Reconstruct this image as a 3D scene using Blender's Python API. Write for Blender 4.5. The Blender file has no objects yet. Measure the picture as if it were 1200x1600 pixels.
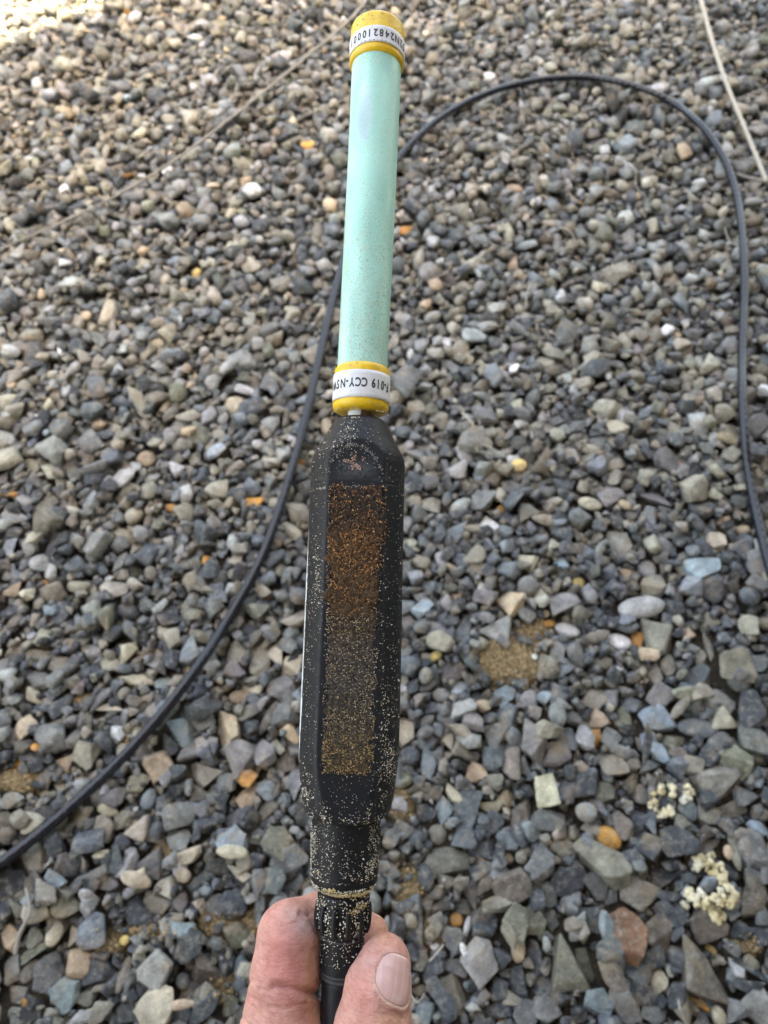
import bpy, bmesh, math, random
import numpy as np
from mathutils import Vector, Matrix

rng = np.random.default_rng(11)
random.seed(5)
R = math.radians

# ------------------------------------------------------------------ camera, sky, sun, exposure
F = 1121.0                       # focal length in photo pixels (photo 1200 x 1600)
CAM_H, PITCH = 0.80, R(62)
CAM = np.array([0.0, 0.0, CAM_H])
RIGHT = np.array([1.0, 0, 0])
UP = np.array([0, math.sin(PITCH), math.cos(PITCH)])
FWD = np.array([0, math.cos(PITCH), -math.sin(PITCH)])

scene = bpy.context.scene
col = scene.collection
cd = bpy.data.cameras.new('camera')
cam = bpy.data.objects.new('camera', cd)
col.objects.link(cam)
cam.location = CAM
cam.matrix_world = Matrix(((RIGHT[0], UP[0], -FWD[0], CAM[0]), (RIGHT[1], UP[1], -FWD[1], CAM[1]),
                           (RIGHT[2], UP[2], -FWD[2], CAM[2]), (0, 0, 0, 1)))
cd.sensor_fit = 'VERTICAL'
cd.sensor_height = 9.6
cd.lens = 9.6 * F / 1600.0
cd.clip_start, cd.clip_end = 0.02, 600
cd.dof.use_dof = True
cd.dof.focus_distance = 0.245
cd.dof.aperture_fstop = cd.lens / 1.6
scene.camera = cam

SUN_EL, SUN_AZ = 68.0, 144.4     # azimuth clockwise from +Y: sun behind the camera, to the right
world = bpy.data.worlds.new('World')
scene.world = world
world.use_nodes = True
wn = world.node_tree
sky = wn.nodes.new('ShaderNodeTexSky')
sky.sky_type = 'NISHITA'
sky.sun_disc = False
sky.sun_elevation, sky.sun_rotation = R(SUN_EL), R(SUN_AZ)
sky.air_density, sky.dust_density, sky.ozone_density = 1.0, 4.0, 0.6
bg = wn.nodes['Background']
bg.inputs[1].default_value = 0.15
wn.links.new(sky.outputs[0], bg.inputs[0])
sd = bpy.data.lights.new('sun', 'SUN')
sd.energy, sd.angle, sd.color = 4.0, R(0.6), (1.0, 0.93, 0.82)
sun = bpy.data.objects.new('sun', sd)
col.objects.link(sun)
_sv = Vector((math.sin(R(SUN_AZ)) * math.cos(R(SUN_EL)), math.cos(R(SUN_AZ)) * math.cos(R(SUN_EL)), math.sin(R(SUN_EL))))
sun.rotation_euler = _sv.to_track_quat('Z', 'Y').to_euler()
sun.location = _sv * 20
vs = scene.view_settings
vs.view_transform, vs.look, vs.gamma, vs.use_curve_mapping = 'Standard', 'None', 1.0, False
vs.exposure = 3.32
vs.use_white_balance = True            # the phone's own white balance for open shade
vs.white_balance_temperature, vs.white_balance_tint = 8850, 8

# ------------------------------------------------------------------ helpers
def c2w(p):                       # camera space (right, up, depth) -> world
    p = np.asarray(p, float)
    return CAM + p[..., 0:1] * RIGHT + p[..., 1:2] * UP + p[..., 2:3] * FWD
def cs(px, py, z):                # photo pixel at a depth -> camera space
    return np.array([(px - 600) / F * z, (800 - py) / F * z, z])
def G(px, py, h=0.012):           # photo pixel -> point on the plane z = h
    d = (px - 600) / F * RIGHT + (800 - py) / F * UP + FWD
    t = (CAM[2] - h) / -d[2]
    return CAM + t * d
def to_px(w):                     # world -> photo pixel, depth
    q = np.asarray(w) - CAM
    x, y, z = q @ RIGHT, q @ UP, q @ FWD
    return 600 + F * x / z, 800 - F * y / z, z

def mesh_np(name, V, faces, smooth=True):
    m = bpy.data.meshes.new(name)
    V = np.asarray(V, np.float32)
    if isinstance(faces, np.ndarray):
        nf, k = faces.shape
        m.vertices.add(len(V)); m.vertices.foreach_set('co', V.ravel())
        m.loops.add(nf * k); m.loops.foreach_set('vertex_index', faces.astype(np.int32).ravel())
        m.polygons.add(nf)
        m.polygons.foreach_set('loop_start', np.arange(0, nf * k, k, dtype=np.int32))
        m.polygons.foreach_set('loop_total', np.full(nf, k, np.int32))
        m.update(calc_edges=True); m.validate()
    else:
        m.from_pydata([tuple(map(float, v)) for v in V], [], faces); m.update()
    if smooth:
        m.polygons.foreach_set('use_smooth', np.ones(len(m.polygons), bool))
    return m
def vcol(m, c, name='tone'):
    a = m.attributes.new(name, 'FLOAT_COLOR', 'POINT')
    c = np.asarray(c, np.float32)
    if c.shape[1] == 3:
        c = np.concatenate([c, np.ones((len(c), 1), np.float32)], 1)
    a.data.foreach_set('color', c.ravel())
def link(name, m, mat=None, parent=None):
    o = bpy.data.objects.new(name, m)
    col.objects.link(o)
    if mat and m is not None: m.materials.append(mat)
    if parent: o.parent = parent
    return o
def tag(o, label=None, cat=None, group=None, kind=None):
    for k, v in (('label', label), ('category', cat), ('group', group), ('kind', kind)):
        if v: o[k] = v
    return o
def grid_faces(nu, nv, wrap=False):   # nu rows x nv columns
    i, j = np.meshgrid(np.arange(nu - 1), np.arange(nv if wrap else nv - 1), indexing='ij')
    a = i * nv + j; b = i * nv + (j + 1) % nv
    return np.stack([a, b, b + nv, a + nv], -1).reshape(-1, 4)
def spline(P, n):                 # Catmull-Rom
    P = np.asarray(P, float)
    P = np.vstack([2 * P[0] - P[1], P, 2 * P[-1] - P[-2]])
    out = []
    for i in range(1, len(P) - 2):
        t = np.linspace(0, 1, n, endpoint=False)[:, None]
        a, b, c, d = P[i - 1], P[i], P[i + 1], P[i + 2]
        out.append(0.5 * (2 * b + (c - a) * t + (2 * a - 5 * b + 4 * c - d) * t * t + (3 * b - a - 3 * c + d) * t ** 3))
    out.append(P[-2][None])
    return np.vstack(out)
def tube(path, rad, ns=12, ridges=None, caps=True):
    path = np.asarray(path, float); n = len(path)
    rad = np.broadcast_to(np.asarray(rad, float), (n,))
    T = np.gradient(path, axis=0); T /= np.linalg.norm(T, axis=1)[:, None] + 1e-12
    N = np.zeros_like(path); u = np.array([0, 0, 1.0])
    if abs(T[0] @ u) > .9: u = np.array([1.0, 0, 0])
    N[0] = u - (u @ T[0]) * T[0]
    for i in range(n):
        v = N[max(i - 1, 0)]; v = v - (v @ T[i]) * T[i]
        N[i] = v / np.linalg.norm(v)
    B = np.cross(T, N)
    th = np.linspace(0, 2 * np.pi, ns, endpoint=False)
    r = rad[:, None] * np.ones(ns)
    if ridges is not None:
        L = np.concatenate([[0], np.cumsum(np.linalg.norm(np.diff(path, axis=0), axis=1))])
        amp, pitch, k = ridges
        r = r * (1 + amp * np.cos(k * th[None] + 2 * np.pi * L[:, None] / pitch))
    V = path[:, None] + r[..., None] * (np.cos(th)[None, :, None] * N[:, None] + np.sin(th)[None, :, None] * B[:, None])
    V = V.reshape(-1, 3)
    f = [tuple(q) for q in grid_faces(n, ns, True)]
    if caps:
        f.append(tuple(range(ns - 1, -1, -1))); f.append(tuple(range((n - 1) * ns, n * ns)))
    return V, f

# value noise, vectorised
_tab = rng.random((64, 64, 64)).astype(np.float32)
def vnoise(p):
    p = np.asarray(p, float); i = np.floor(p).astype(int); f = p - i
    f = f * f * (3 - 2 * f); r = 0
    for dx in (0, 1):
        for dy in (0, 1):
            for dz in (0, 1):
                w = (f[..., 0] if dx else 1 - f[..., 0]) * (f[..., 1] if dy else 1 - f[..., 1]) * (f[..., 2] if dz else 1 - f[..., 2])
                r = r + w * _tab[(i[..., 0] + dx) & 63, (i[..., 1] + dy) & 63, (i[..., 2] + dz) & 63]
    return r

class NT:                         # small node-graph helper
    def __init__(self, name):
        self.m = bpy.data.materials.new(name); self.m.use_nodes = True
        self.t = self.m.node_tree; self.b = self.t.nodes['Principled BSDF']
    def n(self, typ, **kw):
        o = self.t.nodes.new(typ)
        for k, v in kw.items():
            if k in o.bl_rna.properties: setattr(o, k, v)
            else: o.inputs[k.replace('_', ' ')].default_value = v
        return o
    def l(self, a, b): self.t.links.new(a, b)
    def pos(self): return self.n('ShaderNodeNewGeometry').outputs['Position']
    def noise(self, scale, detail=4, rough=.55, vec=None):
        o = self.n('ShaderNodeTexNoise'); o.inputs['Scale'].default_value = scale
        o.inputs['Detail'].default_value = detail; o.inputs['Roughness'].default_value = rough
        self.l(vec or self.pos(), o.inputs['Vector']); return o.outputs['Fac']
    def ramp(self, fac, stops):
        o = self.n('ShaderNodeValToRGB'); e = o.color_ramp.elements
        while len(e) < len(stops): e.new(.5)
        for k, (p, c) in enumerate(stops):
            e[k].position = p; e[k].color = (c, c, c, 1) if not hasattr(c, '__len__') else (*c, 1)
        self.l(fac, o.inputs[0]); return o.outputs[0]
    def mix(self, a, b, fac, mode='MIX'):
        o = self.n('ShaderNodeMix', data_type='RGBA', blend_type=mode)
        for s, v in ((o.inputs[0], fac), (o.inputs[6], a), (o.inputs[7], b)):
            if isinstance(v, (int, float)): s.default_value = v
            elif isinstance(v, tuple): s.default_value = (*v, 1)
            else: self.l(v, s)
        return o.outputs[2]
    def math(self, op, a, b=0.0):
        o = self.n('ShaderNodeMath', operation=op)
        for s, v in zip(o.inputs, (a, b)):
            if isinstance(v, (int, float)): s.default_value = v
            else: self.l(v, s)
        return o.outputs[0]
    def bump(self, h, strength, dist, prev=None):
        o = self.n('ShaderNodeBump'); o.inputs['Strength'].default_value = strength; o.inputs['Distance'].default_value = dist
        self.l(h, o.inputs['Height'])
        if prev: self.l(prev, o.inputs['Normal'])
        return o.outputs[0]
    def attr(self, name): return self.n('ShaderNodeAttribute', attribute_name=name).outputs['Color']
    def out(self, base=None, rough=.8, normal=None, spec=.5, **kw):
        if base is not None:
            if isinstance(base, tuple): self.b.inputs['Base Color'].default_value = (*base, 1)
            else: self.l(base, self.b.inputs['Base Color'])
        if isinstance(rough, (int, float)): self.b.inputs['Roughness'].default_value = rough
        else: self.l(rough, self.b.inputs['Roughness'])
        self.b.inputs['Specular IOR Level'].default_value = spec
        if normal: self.l(normal, self.b.inputs['Normal'])
        for k, v in kw.items(): self.b.inputs[k.replace('_', ' ')].default_value = v
        return self.m

def stone_material(name, from_attr):
    t = NT(name)
    base = t.attr('tone') if from_attr else t.n('ShaderNodeObjectInfo').outputs['Color']
    big = t.noise(55, 5, .6)
    fine = t.noise(420, 5, .7)
    speck = t.noise(1500, 2, .5)
    c = t.mix(base, t.ramp(big, [(.28, .55), (.5, .98), (.72, 1.5)]), 1.0, 'MULTIPLY')
    c = t.mix(c, t.ramp(fine, [(.3, .68), (.5, 1.0), (.7, 1.4)]), .9, 'MULTIPLY')
    rust = t.ramp(t.noise(33, 4, .6), [(.54, 0.0), (.70, .6)])
    c = t.mix(c, (.27, .195, .115), rust)
    dust = t.ramp(t.noise(140, 6, .75), [(.50, 0.0), (.68, .5)])
    c = t.mix(c, (.40, .37, .31), dust)
    c = t.mix(c, (.62, .6, .55), t.ramp(speck, [(.70, 0.0), (.76, .6)]))
    n1 = t.bump(t.noise(170, 6, .65), .75, .005)
    n2 = t.bump(fine, .5, .0016, n1)
    n3 = t.bump(speck, .35, .0005, n2)
    return t.out(c, t.ramp(fine, [(.3, .62), (.7, .9)]), n3, .38)
M_STONE = stone_material('stone_mixed', True)
M_STONE_ONE = stone_material('stone_single', False)

t = NT('sandy_soil')
c = t.mix(t.ramp(t.noise(40, 6, .65), [(.3, (.022, .018, .014)), (.5, (.045, .036, .026)), (.7, (.085, .065, .042))]), t.ramp(t.noise(60, 6, .65), [(.3, (.06, .042, .022)), (.48, (.19, .135, .068)), (.7, (.33, .245, .135))]), t.attr('tone'))
vo = t.n('ShaderNodeTexVoronoi'); vo.inputs['Scale'].default_value = 42; t.l(t.pos(), vo.inputs['Vector'])
sx = t.n('ShaderNodeSeparateColor'); t.l(vo.outputs['Color'], sx.inputs[0])
peb = t.mix(t.ramp(sx.outputs[0], [(0, (.06, .065, .07)), (.3, (.14, .145, .15)), (.55, (.22, .205, .17)), (.8, (.29, .285, .27)), (1, (.33, .27, .19))]), t.ramp(vo.outputs['Distance'], [(.25, 1.0), (.75, .12)]), 1.0, 'MULTIPLY')
c = t.mix(c, peb, t.attr('far'))
c = t.mix(c, t.ramp(t.noise(900, 3, .6), [(.3, .5), (.5, 1.0), (.72, 1.9)]), 1.0, 'MULTIPLY')
pb = t.n('ShaderNodeBump'); pb.invert = True; pb.inputs['Distance'].default_value = .012; t.l(vo.outputs['Distance'], pb.inputs['Height']); t.l(t.attr('far'), pb.inputs['Strength'])
M_SOIL = t.out(c, .95, t.bump(t.noise(700, 5, .7), .8, .002, t.bump(t.noise(90, 5, .6), .7, .008, pb.outputs[0])), .2)
t = NT('sand_grain')
M_GRAIN = t.out(t.attr('tone'), .7, None, .4)

# ------------------------------------------------------------------ height map and stone deposition
RES = .0016
GX0, GX1, GY0, GY1 = -1.25, 1.25, -.40, 2.0
NX, NY = int((GX1 - GX0) / RES), int((GY1 - GY0) / RES)
xs = GX0 + (np.arange(NX) + .5) * RES
ys = GY0 + (np.arange(NY) + .5) * RES
def half_w(y): return .53 + .30 * np.maximum(y, -.1)

# sandy hollows that show between the stones: photo px, radii px, height
SAND = [(800, 1030, 66, 44, .010), (835, 985, 30, 24, .008), (28, 1218, 40, 26, .013), (165, 1476, 34, 22, .012), (640, 1385, 30, 44, .010),
        (676, 1455, 24, 34, .006), (625, 1255, 22, 36, .010), (340, 1440, 40, 30, .006), (235, 1455, 44, 16, .008), (1168, 1478, 30, 20, .010),
        (260, 1330, 26, 18, .008), (390, 1440, 16, 30, .004), (345, 1545, 22, 24, .002), (880, 1315, 30, 12, .006), (190, 1150, 20, 16, .005), (260, 1265, 20, 16, .004),
        (1090, 1345, 14, 10, .006), (120, 1090, 26, 14, .005)]
XX, YY = np.meshgrid(xs, ys, indexing='ij')
def sand_field(X, Y):
    h = np.zeros_like(X); k = np.zeros_like(X)
    for px, py, rx, ry, hh in SAND:
        c = G(px, py); ex = G(px + rx, py)[0] - c[0]; ey = abs(G(px, py - ry)[1] - c[1])
        d = ((X - c[0]) / ex) ** 2 + ((Y - c[1]) / ey) ** 2
        d = d * (0.75 + .6 * vnoise(np.stack([X * 60, Y * 60, X * 0 + px], -1)))
        w = np.clip(1.25 - d, 0, 1); w = w * w * (3 - 2 * w)
        h = np.maximum(h, hh * w); k = np.maximum(k, w)
    return h, k
def ground_h(X, Y):
    h, k = sand_field(X, Y)
    return h + .006 * (vnoise(np.stack([X * 16, Y * 16, X * 0], -1)) - .5) + .003 * (vnoise(np.stack([X * 90, Y * 90, X * 0 + 5], -1)) - .5)
near = (YY < 1.05)
H = np.zeros((NX, NY), np.float32); SANDK = np.zeros((NX, NY), np.float32)
jn = int((1.05 - GY0) / RES)
H[:, :jn] = ground_h(XX[:, :jn], YY[:, :jn]); SANDK[:, :jn] = sand_field(XX[:, :jn], YY[:, :jn])[1]
OWN = np.full((NX, NY), -1, np.int32)
KEEP = np.zeros((NX, NY), bool)

def ico(level):
    bm = bmesh.new(); bmesh.ops.create_icosphere(bm, subdivisions=level, radius=1.0)
    V = np.array([v.co[:] for v in bm.verts]); Fc = np.array([[v.index for v in f.verts] for f in bm.faces]); bm.free()
    return V / np.linalg.norm(V, axis=1)[:, None], Fc
ICO = {k: ico(k) for k in (1, 2, 3, 4)}

class Proto:                      # one stone shape: half-spaces A.x <= 1
    def __init__(s, kind):
        g = rng
        if kind == 'r':           # water-worn pebble
            k = np.arange(30) + .5
            ph = np.arccos(1 - 2 * k / 30); th = np.pi * (1 + 5 ** .5) * k + g.random() * 6.28
            d = np.stack([np.cos(th) * np.sin(ph), np.sin(th) * np.sin(ph), np.cos(ph)], 1) + g.normal(0, .10, (30, 3))
            dist = g.uniform(.92, 1.05, 30)
        else:                     # broken chip: a few skewed cleavage faces, then knocked-off corners
            nside = {'a': g.integers(4, 7), 'b': 4, 'w': 3}[kind]
            th = np.arange(nside) * 2 * np.pi / nside + g.normal(0, .24, nside) + g.random() * 6
            tl = g.normal(0, .38, nside)
            d = np.stack([np.cos(th) * np.cos(tl), np.sin(th) * np.cos(tl), np.sin(tl)], 1); dist = g.uniform(.62, 1.0, nside)
            fl = np.array([[g.normal(0, .22), g.normal(0, .22), 1], [g.normal(0, .22), g.normal(0, .22), -1]])
            d = np.vstack([d, fl]); dist = np.append(dist, g.uniform(.5, .75, 2))
            nc = {'a': 5, 'b': 4, 'w': 3}[kind]
            c = g.normal(size=(nc, 3)); c /= np.linalg.norm(c, axis=1)[:, None]
            d = np.vstack([d, c]); dist = np.append(dist, g.uniform(.72, .98, nc))
        d /= np.linalg.norm(d, axis=1)[:, None]
        s.A = d / dist[:, None]; s.p = 7 if kind == 'r' else g.uniform(26, 48)
        V = s.shape(ICO[4][0]); lo, hi = V.min(0), V.max(0)
        s.c, s.e = (lo + hi) / 2, (hi - lo) / 2
        s.seed = g.random(3) * 50; s.amp = .15 if kind != 'r' else .03; s.kind = kind
    def shape(s, D):
        q = np.maximum(D @ s.A.T, 1e-4)
        return D * ((q ** s.p).sum(1) ** (-1 / s.p))[:, None]
    def verts(s, level):          # unit stone, half-extents 1
        D = ICO[level][0]; V = (s.shape(D) - s.c) / s.e
        f = 1 + s.amp * (vnoise(D * 2.2 + s.seed) - .5) * .9 + s.amp * .6 * (vnoise(D * 5 + s.seed) - .5)
        if level >= 3: f += s.amp * .45 * (vnoise(D * 11 + s.seed) - .5) + s.amp * .22 * (vnoise(D * 23 + s.seed) - .5)
        return V * f[:, None]
    def hull(s, bevel, cuts=0):           # the chip with sharp faces (and worn edges when near), flat shaded
        A, b = s.planes(); A = A / b[:, None]
        P = []
        for i, j, k in __import__('itertools').combinations(range(len(A)), 3):
            M = A[[i, j, k]]
            if abs(np.linalg.det(M)) < 1e-5: continue
            x = np.linalg.solve(M, np.ones(3))
            if (A @ x).max() < 1 + 1e-6 and np.abs(x).max() < 1.5: P.append(x)
        bm = bmesh.new()
        for q in P: bm.verts.new(q)
        bmesh.ops.remove_doubles(bm, verts=bm.verts, dist=.05)
        r = bmesh.ops.convex_hull(bm, input=bm.verts)
        bmesh.ops.delete(bm, geom=[v for v in bm.verts if not v.link_faces], context='VERTS')
        bmesh.ops.dissolve_limit(bm, angle_limit=R(8), verts=bm.verts, edges=bm.edges)
        if bevel: bmesh.ops.bevel(bm, geom=list(bm.edges), offset=bevel, segments=1, affect='EDGES', clamp_overlap=True)
        bmesh.ops.triangulate(bm, faces=bm.faces)
        if cuts:
            bmesh.ops.subdivide_edges(bm, edges=bm.edges, cuts=cuts, use_grid_fill=True); bmesh.ops.triangulate(bm, faces=bm.faces)
        bm.verts.index_update()
        V = np.array([v.co[:] for v in bm.verts]); Fc = np.array([[v.index for v in f.verts] for f in bm.faces]); bm.free()
        nrm = V / np.linalg.norm(V, axis=1)[:, None]
        V = V * (1 + .10 * (vnoise(nrm * 2.6 + s.seed) - .5) + .08 * (vnoise(nrm * 6 + s.seed) - .5))[:, None]
        if cuts: V = V * (1 + .055 * (vnoise(V * 7 + s.seed) - .5) + .035 * (vnoise(V * 15 + s.seed) - .5) + .02 * (vnoise(V * 31 + s.seed) - .5))[:, None]
        return V, Fc
    def planes(s):                # half-spaces in the unit frame: A.(e*u + c) <= 1  ->  (A*e).u <= 1 - A.c
        return s.A * s.e, 1 - s.A @ s.c
PROTOS = [Proto('a') for _ in range(34)] + [Proto('b') for _ in range(18)] + [Proto('w') for _ in range(10)] + [Proto('r') for _ in range(12)]
N_A, N_B, N_W, N_R = 34, 18, 10, 12
def pick_proto(kind=None):
    if kind == 'r': return 62 + int(rng.integers(N_R))
    if kind == 'w': return 52 + int(rng.integers(N_W))
    if kind == 'b': return 34 + int(rng.integers(N_B))
    if kind == 'a': return int(rng.integers(N_A))
    return int(rng.choice(74, p=PROTO_P))
PROTO_P = np.array([.56 / 34] * 34 + [.27 / 18] * 18 + [.12 / 10] * 10 + [.05 / 12] * 12)
UNIT = [p.planes() for p in PROTOS]

def rot(yaw, tx, ty):
    cy, sy = math.cos(yaw), math.sin(yaw)
    cx, sx = math.cos(tx), math.sin(tx); c2, s2 = math.cos(ty), math.sin(ty)
    Rz = np.array([[cy, -sy, 0], [sy, cy, 0], [0, 0, 1]])
    Rx = np.array([[1, 0, 0], [0, cx, -sx], [0, sx, cx]])
    Ry = np.array([[c2, 0, s2], [0, 1, 0], [-s2, 0, c2]])
    return Rx @ Ry @ Rz

STONES = []                       # (proto, M 3x3, centre, tone rgb, traced index or -1)
def drop(pi, half, yaw, tilt, x, y, tone, traced=-1, limit=None, q=.86, sink=.0012):
    M = rot(yaw, rng.normal(0, tilt), rng.normal(0, tilt)) @ np.diag(half)
    A, b = UNIT[pi]
    Aw = A @ np.linalg.inv(M)
    w = int(math.ceil(max(half[0], half[1]) * 1.15 / RES))
    i0, j0 = int((x - GX0) / RES), int((y - GY0) / RES)
    if i0 - w < 0 or j0 - w < 0 or i0 + w + 1 >= NX or j0 + w + 1 >= NY: return False
    X = (xs[i0 - w:i0 + w + 1] - x)[:, None, None]; Y = (ys[j0 - w:j0 + w + 1] - y)[None, :, None]
    up, dn = Aw[:, 2] > 1e-6, Aw[:, 2] < -1e-6
    top = ((b[up] - Aw[up, 0] * X - Aw[up, 1] * Y) / Aw[up, 2]).min(2)
    bot = ((b[dn] - Aw[dn, 0] * X - Aw[dn, 1] * Y) / Aw[dn, 2]).max(2)
    mask = top > bot + .0006
    if mask.sum() < 3: return False
    sl = (slice(i0 - w, i0 + w + 1), slice(j0 - w, j0 + w + 1))
    Hs = H[sl]
    if limit is not None:
        if KEEP[sl][mask].mean() > limit: return False
    gap = (Hs - bot)[mask]
    k = min(int(len(gap) * q), len(gap) - 1)
    z = np.partition(gap, k)[k] - sink
    newtop = z + top
    if limit is not None and limit < .5 and z + half[2] * .6 > .048: return False
    upd = mask & (newtop > Hs)
    Hs[upd] = newtop[upd]
    OWN[sl][upd] = len(STONES)
    if traced >= 0: KEEP[sl][mask] = True
    STONES.append((pi, M, np.array([x, y, z]), tone, traced))
    return True

TONES = {'G': (.160, .163, .158), 'L': (.31, .308, .295), 'T': (.255, .232, .185), 'B': (.138, .155, .166), 'D': (.066, .074, .083), 'K': (.038, .042, .048),
         'C': (.46, .405, .30), 'O': (.50, .24, .06), 'W': (.72, .71, .68), 'R': (.20, .105, .058), 'P': (.198, .182, .175), 'V': (.19, .185, .14),
         'Y': (.62, .45, .17), 'A': (.26, .32, .35), 'E': (.42, .315, .215), 'S': (.175, .148, .122)}
def tone_rgb(k, j=.12):
    b = np.array(TONES[k]); return np.clip(b * (1 + rng.normal(0, j)) * (1 + rng.normal(0, .02, 3)), .02, .85)

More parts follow.
